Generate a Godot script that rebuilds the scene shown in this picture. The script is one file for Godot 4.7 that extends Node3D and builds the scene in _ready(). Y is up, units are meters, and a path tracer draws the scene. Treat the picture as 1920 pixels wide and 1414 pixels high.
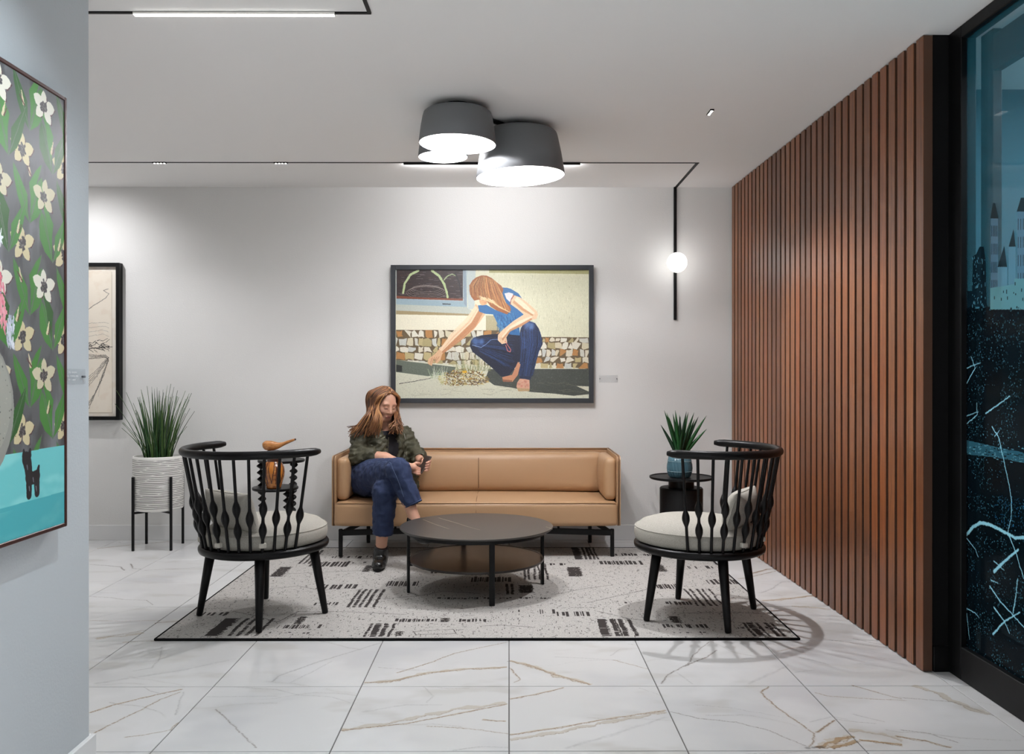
extends Node3D
# A lounge corner: slatted walnut wall on the right, pale wall at the back, marble tiles, a sofa with a seated person.
# Units are metres, y is up, the camera stands at the origin of x and z and looks along -z.

const EYE := 1.28
const FOCAL := 1605.0
const CX := 954.5
const CY := 705.0
const CEIL := 2.755
const BACK := 6.692
const TILE := 0.6094

var M := {}
var counts := {}
var rng := RandomNumberGenerator.new()

# ---------------------------------------------------------------- places
func V(px: float, py: float, d: float) -> Vector3:
	return Vector3((px - CX) * d / FOCAL, EYE + (CY - py) * d / FOCAL, -d)

func on_floor(px: float, py: float) -> Vector2:
	var d := FOCAL * EYE / (py - CY)
	return Vector2((px - CX) * d / FOCAL, d)

# ---------------------------------------------------------------- nodes
func numbered(parent: Node, called: String) -> String:
	var key := str(parent.get_instance_id()) + called
	var n: int = counts.get(key, 0)
	counts[key] = n + 1
	return called if n == 0 else "%s_%03d" % [called, n]

func thing(called: String, label: String, category: String, at := Vector3.ZERO, turn := 0.0, group := "") -> Node3D:
	var o := Node3D.new()
	o.name = numbered(self, called)
	add_child(o, true)
	o.position = at
	o.rotation.y = turn
	o.set_meta("label", label)
	o.set_meta("category", category)
	if group != "":
		o.set_meta("group", group)
	return o

func structure(called: String, label := "", category := "") -> Node3D:
	var o := Node3D.new()
	o.name = numbered(self, called)
	add_child(o, true)
	o.set_meta("kind", "structure")
	if label != "":
		o.set_meta("label", label)
		o.set_meta("category", category)
	return o

func put(parent: Node3D, called: String, mesh: Mesh, m: Material, at := Vector3.ZERO, label := "") -> MeshInstance3D:
	var o := MeshInstance3D.new()
	o.name = numbered(parent, called)
	o.mesh = mesh
	o.material_override = m
	o.position = at
	parent.add_child(o, true)
	if label != "":
		o.set_meta("label", label)
	return o

func part(parent: Node3D, called: String, st: SurfaceTool, m: Material, at := Vector3.ZERO, label := "") -> MeshInstance3D:
	return put(parent, called, done(st), m, at, label)

# a part whose shape is given in world places, under a thing that is not turned
func wpart(parent: Node3D, called: String, st: SurfaceTool, m: Material, label := "") -> MeshInstance3D:
	return put(parent, called, done(st), m, -parent.position, label)

func begin() -> SurfaceTool:
	var st := SurfaceTool.new()
	st.begin(Mesh.PRIMITIVE_TRIANGLES)
	return st

func done(st: SurfaceTool) -> ArrayMesh:
	st.generate_normals()
	return st.commit()

# ---------------------------------------------------------------- shapes
func tri(st: SurfaceTool, a: Vector3, b: Vector3, c: Vector3) -> void:
	st.add_vertex(a)
	st.add_vertex(c)
	st.add_vertex(b)

func otri(st: SurfaceTool, a: Vector3, b: Vector3, c: Vector3, mid: Vector3) -> void:
	if (b - a).cross(c - a).dot(a + b + c - 3.0 * mid) < 0.0:
		tri(st, a, c, b)
	else:
		tri(st, a, b, c)

func oquad(st: SurfaceTool, a: Vector3, b: Vector3, c: Vector3, d: Vector3, mid: Vector3) -> void:
	otri(st, a, b, c, mid)
	otri(st, a, c, d, mid)

func uvquad(st: SurfaceTool, a: Vector3, b: Vector3, c: Vector3, d: Vector3, ua: Vector2, ub: Vector2, uc: Vector2, ud: Vector2) -> void:
	for k in [[a, ua], [c, uc], [b, ub], [a, ua], [d, ud], [c, uc]]:
		st.set_uv(k[1])
		st.add_vertex(k[0])

func rbox(st: SurfaceTool, c: Vector3, s: Vector3, bev := 0.0, bs := Basis()) -> void:
	st.set_smooth_group(-1)
	var h := s * 0.5
	var b := minf(bev, minf(h.x, minf(h.y, h.z)) * 0.9)
	if b <= 0.0:
		var q := []
		for k in 8:
			q.append(c + bs * Vector3(h.x if k & 1 else -h.x, h.y if k & 2 else -h.y, h.z if k & 4 else -h.z))
		for f in [[0, 1, 3, 2], [4, 5, 7, 6], [0, 1, 5, 4], [2, 3, 7, 6], [0, 2, 6, 4], [1, 3, 7, 5]]:
			oquad(st, q[f[0]], q[f[1]], q[f[2]], q[f[3]], c)
		return
	var vx := []
	var vy := []
	var vz := []
	for k in 8:
		var sx := 1.0 if k & 1 else -1.0
		var sy := 1.0 if k & 2 else -1.0
		var sz := 1.0 if k & 4 else -1.0
		vx.append(c + bs * Vector3(h.x * sx, (h.y - b) * sy, (h.z - b) * sz))
		vy.append(c + bs * Vector3((h.x - b) * sx, h.y * sy, (h.z - b) * sz))
		vz.append(c + bs * Vector3((h.x - b) * sx, (h.y - b) * sy, h.z * sz))
	for f in [[0, 2, 6, 4], [1, 3, 7, 5]]:
		oquad(st, vx[f[0]], vx[f[1]], vx[f[2]], vx[f[3]], c)
	for f in [[0, 1, 5, 4], [2, 3, 7, 6]]:
		oquad(st, vy[f[0]], vy[f[1]], vy[f[2]], vy[f[3]], c)
	for f in [[0, 1, 3, 2], [4, 5, 7, 6]]:
		oquad(st, vz[f[0]], vz[f[1]], vz[f[2]], vz[f[3]], c)
	for k in [0, 1, 2, 3]:
		oquad(st, vx[k], vx[k + 4], vy[k + 4], vy[k], c)
	for k in [0, 1, 4, 5]:
		oquad(st, vx[k], vx[k + 2], vz[k + 2], vz[k], c)
	for k in [0, 2, 4, 6]:
		oquad(st, vy[k], vy[k + 1], vz[k + 1], vz[k], c)
	for k in 8:
		otri(st, vx[k], vy[k], vz[k], c)

func bar(st: SurfaceTool, a: Vector3, b: Vector3, w: float, t: float, up := Vector3.UP, bev := 0.002) -> void:
	var z := (b - a).normalized()
	if absf(z.dot(up)) > 0.98:
		up = Vector3.RIGHT
	var x := up.cross(z).normalized()
	rbox(st, (a + b) * 0.5, Vector3(w, t, a.distance_to(b)), bev, Basis(x, z.cross(x), z))

# a tube along points; radii one for each point; flat squeezes the second cross axis
func tube(st: SurfaceTool, pts: Array, radii: Array, sides := 8, cap := true, flat := 1.0, ref := Vector3.ZERO, twist := 0.0) -> void:
	st.set_smooth_group(0)
	var rings := []
	var n := pts.size()
	var u := ref
	for i in n:
		var t: Vector3 = (pts[mini(i + 1, n - 1)] - pts[maxi(i - 1, 0)]).normalized()
		if u == Vector3.ZERO or absf(u.dot(t)) > 0.99:
			u = Vector3.RIGHT if absf(t.x) < 0.8 else Vector3.UP
		u = (u - t * u.dot(t)).normalized()
		var w := t.cross(u)
		var ring := []
		for k in sides:
			var a := TAU * k / sides + twist * i
			var off := u * cos(a) + w * sin(a) * flat
			if twist != 0.0:
				var b := twist * i
				var cu := u * cos(b) + w * sin(b)
				var cw := w * cos(b) - u * sin(b)
				var a2 := TAU * k / sides
				off = cu * cos(a2) + cw * sin(a2) * flat
			ring.append(pts[i] + off * radii[i])
		rings.append(ring)
	for i in n - 1:
		for k in sides:
			var k2 := (k + 1) % sides
			tri(st, rings[i][k], rings[i][k2], rings[i + 1][k2])
			tri(st, rings[i][k], rings[i + 1][k2], rings[i + 1][k])
	if cap:
		for e in [0, n - 1]:
			for k in sides:
				var k2 := (k + 1) % sides
				if e == 0:
					tri(st, pts[0], rings[0][k2], rings[0][k])
				else:
					tri(st, pts[e], rings[e][k], rings[e][k2])

# profile points (radius, height); closed where the radius is 0
func lathe(st: SurfaceTool, prof: Array, segs := 24, xf := Transform3D(), sx := 1.0, sz := 1.0, sharp := false) -> void:
	for i in prof.size() - 1:
		st.set_smooth_group(i if sharp else 0)
		for k in segs:
			var a := TAU * k / segs
			var b := TAU * (k + 1) / segs
			var p: Vector2 = prof[i]
			var q: Vector2 = prof[i + 1]
			var v00 := xf * Vector3(p.x * cos(a) * sx, p.y, p.x * sin(a) * sz)
			var v01 := xf * Vector3(p.x * cos(b) * sx, p.y, p.x * sin(b) * sz)
			var v10 := xf * Vector3(q.x * cos(a) * sx, q.y, q.x * sin(a) * sz)
			var v11 := xf * Vector3(q.x * cos(b) * sx, q.y, q.x * sin(b) * sz)
			if p.x > 0.0:
				tri(st, v00, v11, v01)
			if q.x > 0.0:
				tri(st, v00, v10, v11)

# a box with soft round edges; bulge swells each side
func softbox(st: SurfaceTool, size: Vector3, r: float, bulge: Vector3, xf := Transform3D(), n := 12, wrinkle := 0.0, noise: FastNoiseLite = null) -> void:
	st.set_smooth_group(0)
	var h := size * 0.5
	var inner := h - Vector3(r, r, r)
	for face in 6:
		var ax := face / 2
		var sg := 1.0 if face % 2 else -1.0
		var grid := []
		for i in n + 1:
			var row := []
			for j in n + 1:
				var e := Vector2(i, j) / float(n) * 2.0 - Vector2.ONE
				# finer near the borders, so that round edges have points
				e = Vector2(sin(e.x * PI * 0.5), sin(e.y * PI * 0.5))
				var p := Vector3.ZERO
				p[ax] = sg * h[ax]
				p[(ax + 1) % 3] = e.x * h[(ax + 1) % 3]
				p[(ax + 2) % 3] = e.y * h[(ax + 2) % 3]
				var c := p.clamp(-inner, inner)
				p = c + (p - c).normalized() * r
				var f := Vector3(1.0 - pow(p.x / h.x, 2), 1.0 - pow(p.y / h.y, 2), 1.0 - pow(p.z / h.z, 2))
				p.x += signf(p.x) * bulge.x * f.y * f.z * absf(p.x / h.x)
				p.y += signf(p.y) * bulge.y * f.x * f.z * absf(p.y / h.y)
				p.z += signf(p.z) * bulge.z * f.x * f.y * absf(p.z / h.z)
				if wrinkle > 0.0:
					var d := noise.get_noise_3dv(p) * wrinkle
					p += p.normalized() * d
				row.append(xf * p)
			grid.append(row)
		for i in n:
			for j in n:
				if sg > 0:
					tri(st, grid[i][j], grid[i + 1][j], grid[i + 1][j + 1])
					tri(st, grid[i][j], grid[i + 1][j + 1], grid[i][j + 1])
				else:
					tri(st, grid[i][j], grid[i + 1][j + 1], grid[i + 1][j])
					tri(st, grid[i][j], grid[i][j + 1], grid[i + 1][j + 1])

# a stuffed square cushion in its own x-y plane
func pillow(st: SurfaceTool, w: float, hgt: float, thick: float, xf: Transform3D, n := 16, noise: FastNoiseLite = null) -> void:
	st.set_smooth_group(0)
	for sg in [1.0, -1.0]:
		var grid := []
		for i in n + 1:
			var row := []
			for j in n + 1:
				var e := Vector2(sin((float(i) / n - 0.5) * PI), sin((float(j) / n - 0.5) * PI))
				var puff := pow(maxf(0.0, (1.0 - e.x * e.x) * (1.0 - e.y * e.y)), 0.42)
				var pinch := Vector2(1.0 - 0.07 * (1.0 - e.y * e.y) * absf(e.x), 1.0 - 0.07 * (1.0 - e.x * e.x) * absf(e.y))
				var p := Vector3(e.x * w * 0.5 * pinch.x, e.y * hgt * 0.5 * pinch.y, sg * thick * 0.5 * puff)
				if noise:
					p.z += noise.get_noise_3dv(p * 1.0) * 0.012 * puff
				row.append(xf * p)
			grid.append(row)
		for i in n:
			for j in n:
				if sg > 0:
					tri(st, grid[i][j], grid[i + 1][j], grid[i + 1][j + 1])
					tri(st, grid[i][j], grid[i + 1][j + 1], grid[i][j + 1])
				else:
					tri(st, grid[i][j], grid[i + 1][j + 1], grid[i + 1][j])
					tri(st, grid[i][j], grid[i][j + 1], grid[i + 1][j + 1])

# a leaf blade: a folded strip that tapers, along points; side is across the leaf
func blade(st: SurfaceTool, pts: Array, widths: Array, side: Vector3, fold := 0.25, thick := 0.0012) -> void:
	st.set_smooth_group(0)
	var rows := []
	for i in pts.size():
		var t: Vector3 = (pts[mini(i + 1, pts.size() - 1)] - pts[maxi(i - 1, 0)]).normalized()
		var s := (side - t * side.dot(t)).normalized()
		var nrm := s.cross(t)
		var w: float = widths[i]
		var p: Vector3 = pts[i]
		rows.append([p - s * w + nrm * w * fold, p + nrm * thick, p + s * w + nrm * w * fold, p - nrm * thick * 1.5])
	for i in rows.size() - 1:
		for k in 4:
			var k2 := (k + 1) % 4
			tri(st, rows[i][k], rows[i + 1][k2], rows[i][k2])
			tri(st, rows[i][k], rows[i + 1][k], rows[i + 1][k2])

func smooth_path(ctrl: Array, per := 6) -> Array:
	var c := Curve3D.new()
	var n := ctrl.size()
	for i in n:
		var tan: Vector3 = (ctrl[mini(i + 1, n - 1)] - ctrl[maxi(i - 1, 0)]) / 6.0
		c.add_point(ctrl[i], -tan, tan)
	var out := []
	for i in n - 1:
		for k in per:
			out.append(c.sample(i, float(k) / per))
	out.append(ctrl[n - 1])
	return out

func lerp_list(a: float, b: float, n: int) -> Array:
	var out := []
	for i in n:
		out.append(lerpf(a, b, float(i) / (n - 1)))
	return out

# ---------------------------------------------------------------- blended bodies (surface nets)
class Field:
	var o: Vector3
	var c: float
	var nx: int
	var ny: int
	var nz: int
	var d: PackedFloat32Array

	func _init(lo: Vector3, hi: Vector3, cell: float) -> void:
		o = lo
		c = cell
		nx = int(ceil((hi.x - lo.x) / cell)) + 1
		ny = int(ceil((hi.y - lo.y) / cell)) + 1
		nz = int(ceil((hi.z - lo.z) / cell)) + 1
		d.resize(nx * ny * nz)
		d.fill(1.0)

	func span(lo: Vector3, hi: Vector3) -> Array:
		var a := ((lo - o) / c).floor()
		var b := ((hi - o) / c).ceil()
		return [maxi(0, int(a.x)), maxi(0, int(a.y)), maxi(0, int(a.z)), mini(nx - 1, int(b.x)), mini(ny - 1, int(b.y)), mini(nz - 1, int(b.z))]

	func mix_in(i: int, v: float, k: float) -> void:
		var w := d[i]
		var h := maxf(k - absf(w - v), 0.0)
		d[i] = minf(w, v) - (h * h / (4.0 * k) if k > 0.0 else 0.0)

	func capsule(a: Vector3, b: Vector3, ra: float, rb: float, k := 0.02) -> void:
		var r := maxf(ra, rb) + k + 2.5 * c
		var s := span(a.min(b) - Vector3(r, r, r), a.max(b) + Vector3(r, r, r))
		var ab := b - a
		var l2 := maxf(ab.length_squared(), 1e-9)
		for z in range(s[2], s[5] + 1):
			for y in range(s[1], s[4] + 1):
				for x in range(s[0], s[3] + 1):
					var p := o + Vector3(x, y, z) * c
					var t := clampf((p - a).dot(ab) / l2, 0.0, 1.0)
					mix_in((z * ny + y) * nx + x, (p - a - ab * t).length() - lerpf(ra, rb, t), k)

	func ellipsoid(m: Vector3, r: Vector3, bs := Basis(), k := 0.02, cut := false) -> void:
		var big := maxf(r.x, maxf(r.y, r.z)) + k + 2.5 * c
		var s := span(m - Vector3(big, big, big), m + Vector3(big, big, big))
		var inv := bs.inverse()
		for z in range(s[2], s[5] + 1):
			for y in range(s[1], s[4] + 1):
				for x in range(s[0], s[3] + 1):
					var p := inv * (o + Vector3(x, y, z) * c - m)
					var k0 := (p / r).length()
					var k1 := (p / (r * r)).length()
					var v := k0 * (k0 - 1.0) / maxf(k1, 1e-6)
					var i := (z * ny + y) * nx + x
					if cut:
						var w := d[i]
						var h := maxf(k - absf(w + v), 0.0)
						d[i] = maxf(w, -v) + h * h / (4.0 * maxf(k, 1e-6))
					else:
						mix_in(i, v, k)

	# keeps what lies on the side that n points away from
	func slice(at: Vector3, n: Vector3) -> void:
		for z in nz:
			for y in ny:
				for x in nx:
					var i := (z * ny + y) * nx + x
					if d[i] < 0.5:
						d[i] = maxf(d[i], (o + Vector3(x, y, z) * c - at).dot(n))

	# the same within a reach of the place, to end a sleeve or a leg
	func cut_end(at: Vector3, n: Vector3, reach: float) -> void:
		var s := span(at - Vector3.ONE * reach, at + Vector3.ONE * reach)
		for z in range(s[2], s[5] + 1):
			for y in range(s[1], s[4] + 1):
				for x in range(s[0], s[3] + 1):
					var p := o + Vector3(x, y, z) * c
					var i := (z * ny + y) * nx + x
					if d[i] < 0.5 and p.distance_to(at) < reach:
						d[i] = maxf(d[i], (p - at).dot(n))

	# adds the surface to st; shade gives the colour of a point, bend moves it along its normal
	func mesh(st: SurfaceTool, shade = null, bend = null) -> void:
		var at := {}
		var v := PackedVector3Array()
		var f := PackedInt32Array()
		var sy := nx
		var sz := nx * ny
		var offs := [0, 1, sy, sy + 1, sz, sz + 1, sz + sy, sz + sy + 1]
		var edges := [[0, 1], [2, 3], [4, 5], [6, 7], [0, 2], [1, 3], [4, 6], [5, 7], [0, 4], [1, 5], [2, 6], [3, 7]]
		for z in nz - 1:
			for y in ny - 1:
				var base := (z * ny + y) * nx
				for x in nx - 1:
					var i := base + x
					var d0 := d[i]
					if d0 > 3.0 * c or d0 < -3.0 * c:
						continue
					var mask := 0
					for k in 8:
						if d[i + offs[k]] < 0.0:
							mask |= 1 << k
					if mask == 0 or mask == 255:
						continue
					var sum := Vector3.ZERO
					var n := 0
					for e in edges:
						var a: int = e[0]
						var b: int = e[1]
						if ((mask >> a) & 1) != ((mask >> b) & 1):
							var da := d[i + offs[a]]
							var t := da / (da - d[i + offs[b]])
							var pa := Vector3(a & 1, (a >> 1) & 1, a >> 2)
							var pb := Vector3(b & 1, (b >> 1) & 1, b >> 2)
							sum += pa.lerp(pb, t)
							n += 1
					at[i] = v.size()
					v.append(o + (Vector3(x, y, z) + sum / n) * c)
		for i in at:
			var inside := d[i] < 0.0
			for ax in 3:
				var step: int = [1, sy, sz][ax]
				if i + step >= d.size() or (d[i + step] < 0.0) == inside:
					continue
				var u: int = [sy, sz, 1][ax]
				var w: int = [sz, 1, sy][ax]
				if not (at.has(i - u) and at.has(i - w) and at.has(i - u - w)):
					continue
				var q := [at[i], at[i - u], at[i - u - w], at[i - w]]
				if inside:
					f.append_array([q[0], q[1], q[2], q[0], q[2], q[3]])
				else:
					f.append_array([q[0], q[2], q[1], q[0], q[3], q[2]])
		var nrm := PackedVector3Array()
		for pass_no in (2 if bend != null else 1):
			nrm.resize(v.size())
			nrm.fill(Vector3.ZERO)
			for k in range(0, f.size(), 3):
				var g := (v[f[k + 1]] - v[f[k]]).cross(v[f[k + 2]] - v[f[k]])
				nrm[f[k]] += g
				nrm[f[k + 1]] += g
				nrm[f[k + 2]] += g
			if bend != null and pass_no == 0:
				for k in v.size():
					v[k] += nrm[k].normalized() * bend.call(v[k])
		for k in range(0, f.size(), 3):
			for m in [0, 2, 1]:
				var id := f[k + m]
				st.set_normal(nrm[id].normalized())
				if shade != null:
					st.set_color(shade.call(v[id]))
				st.add_vertex(v[id])

func field_mesh(st: SurfaceTool) -> ArrayMesh:
	st.index()
	return st.commit()

# ---------------------------------------------------------------- drawing on images
var brushes := {}

func brush(col: Color, r: float, hard := 0.5) -> Image:
	var key := [col, snappedf(r, 0.25), hard]
	if not brushes.has(key):
		var n := maxi(1, int(ceil(r * 2.0)))
		var im := Image.create_empty(n, n, false, Image.FORMAT_RGBA8)
		for y in n:
			for x in n:
				var q := Vector2(x + 0.5 - n * 0.5, y + 0.5 - n * 0.5).length() / maxf(r, 0.5)
				var a := clampf((1.0 - q) / maxf(1.0 - hard, 0.01), 0.0, 1.0)
				if n == 1:
					a = 1.0
				im.set_pixel(x, y, Color(col.r, col.g, col.b, col.a * a))
		brushes[key] = im
	return brushes[key]

func dab(im: Image, p: Vector2, col: Color, r: float, hard := 0.5) -> void:
	var b := brush(col, r, hard)
	im.blend_rect(b, Rect2i(Vector2i.ZERO, b.get_size()), Vector2i((p - Vector2(b.get_size()) * 0.5).round()))

# a line through points, its width going from r0 to r1, shaken by jit
func stroke(im: Image, pts: Array, r0: float, r1: float, col: Color, jit := 0.0, hard := 0.5, gaps := 0.0) -> void:
	var total := 0.0
	for i in pts.size() - 1:
		total += pts[i].distance_to(pts[i + 1])
	var gone := 0.0
	var off := Vector2.ZERO
	for i in pts.size() - 1:
		var a: Vector2 = pts[i]
		var b: Vector2 = pts[i + 1]
		var l := a.distance_to(b)
		var s := 0.0
		while s < l:
			var t := (gone + s) / maxf(total, 0.001)
			var r := lerpf(r0, r1, t)
			off = off * 0.9 + Vector2(rng.randf_range(-1, 1), rng.randf_range(-1, 1)) * jit
			if gaps <= 0.0 or rng.randf() > gaps:
				dab(im, a.lerp(b, s / l) + off, col, maxf(0.5, r * (rng.randf_range(0.75, 1.2) if jit > 0.0 else 1.0)), hard)
			s += maxf(0.7, r * 0.5)
		gone += l

func poly(im: Image, pts: Array, col: Color) -> void:
	var lo := 1e9
	var hi := -1e9
	for p in pts:
		lo = minf(lo, p.y)
		hi = maxf(hi, p.y)
	var n := pts.size()
	for y in range(maxi(0, int(lo)), mini(im.get_height() - 1, int(hi)) + 1):
		var xs := []
		var fy := y + 0.5
		for i in n:
			var a: Vector2 = pts[i]
			var b: Vector2 = pts[(i + 1) % n]
			if (a.y <= fy) != (b.y <= fy):
				xs.append(a.x + (fy - a.y) / (b.y - a.y) * (b.x - a.x))
		xs.sort()
		for k in range(0, xs.size() - 1, 2):
			var x0 := maxi(0, int(round(xs[k])))
			var x1 := mini(im.get_width(), int(round(xs[k + 1])))
			if x1 > x0:
				im.fill_rect(Rect2i(x0, y, x1 - x0, 1), col)

func oval(im: Image, c: Vector2, rx: float, ry: float, col: Color, turn := 0.0) -> void:
	var pts := []
	for k in 28:
		pts.append(c + Vector2(cos(TAU * k / 28) * rx, sin(TAU * k / 28) * ry).rotated(turn))
	poly(im, pts, col)

# soft patches of a colour, laid over an image by noise
func clouds(im: Image, col: Color, freq: float, lo: float, hi: float, strength: float, seed_no: int, stretch := Vector2.ONE, small := 384) -> void:
	var n := FastNoiseLite.new()
	n.seed = seed_no
	n.frequency = freq
	n.fractal_octaves = 4
	var w := small
	var h := maxi(8, int(small * im.get_height() / float(im.get_width())))
	var o := Image.create_empty(w, h, false, Image.FORMAT_RGBA8)
	for y in h:
		for x in w:
			var v := smoothstep(lo, hi, n.get_noise_2d(x * stretch.x, y * stretch.y))
			o.set_pixel(x, y, Color(col.r, col.g, col.b, v * strength))
	o.resize(im.get_width(), im.get_height(), Image.INTERPOLATE_CUBIC)
	im.blend_rect(o, Rect2i(0, 0, im.get_width(), im.get_height()), Vector2i.ZERO)

func tex(im: Image) -> ImageTexture:
	im.generate_mipmaps()
	return ImageTexture.create_from_image(im)

func rgb(r: int, g: int, b: int, a := 1.0) -> Color:
	return Color(r / 255.0, g / 255.0, b / 255.0, a)

# ---------------------------------------------------------------- materials
func mat(col: Color, rough := 0.6, metal := 0.0) -> StandardMaterial3D:
	var m := StandardMaterial3D.new()
	m.albedo_color = col
	m.roughness = rough
	m.metallic = metal
	return m

func glow(col: Color, energy: float) -> StandardMaterial3D:
	var m := mat(Color(0.9, 0.9, 0.9), 0.6)
	m.emission_enabled = true
	m.emission = col
	m.emission_energy_multiplier = energy
	return m

func bumpy(m: StandardMaterial3D, freq: float, depth: float, scale := 1.0, seed_no := 5) -> StandardMaterial3D:
	var n := FastNoiseLite.new()
	n.seed = seed_no
	n.frequency = freq
	n.fractal_octaves = 3
	var t := NoiseTexture2D.new()
	t.width = 256
	t.height = 256
	t.seamless = true
	t.as_normal_map = true
	t.bump_strength = depth
	t.noise = n
	m.normal_enabled = true
	m.normal_texture = t
	m.uv1_triplanar = true
	m.uv1_scale = Vector3.ONE * scale
	return m

# threads in two tones, for cloth
func weave(a: Color, b: Color, seed_no: int, along := 6.0, size := 256) -> ImageTexture:
	var r := RandomNumberGenerator.new()
	r.seed = seed_no
	var im := Image.create_empty(size, size, false, Image.FORMAT_RGBA8)
	for y in size:
		for x in size:
			im.set_pixel(x, y, a.lerp(b, r.randf()))
	for k in int(size * size / 14.0):
		var c := a.lerp(b, r.randf_range(-0.3, 1.3))
		c.a = 1.0
		if r.randf() < 0.5:
			im.fill_rect(Rect2i(r.randi() % size, r.randi() % size, int(r.randf_range(2, along)), 1), c)
		else:
			im.fill_rect(Rect2i(r.randi() % size, r.randi() % size, 1, int(r.randf_range(2, along))), c)
	return tex(im)

func cloth(a: Color, b: Color, seed_no: int, scale: float, rough := 0.9) -> StandardMaterial3D:
	var m := mat(Color.WHITE, rough)
	m.albedo_texture = weave(a, b, seed_no)
	m.uv1_triplanar = true
	m.uv1_scale = Vector3.ONE * scale
	return m

# ---------------------------------------------------------------- prints and grains
const FLOOR_X0 := -6.0 * TILE
const FLOOR_Z0 := 2.918 - TILE
const FLOOR_W := 9.0 * TILE
const FLOOR_D := 8.0 * TILE

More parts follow.
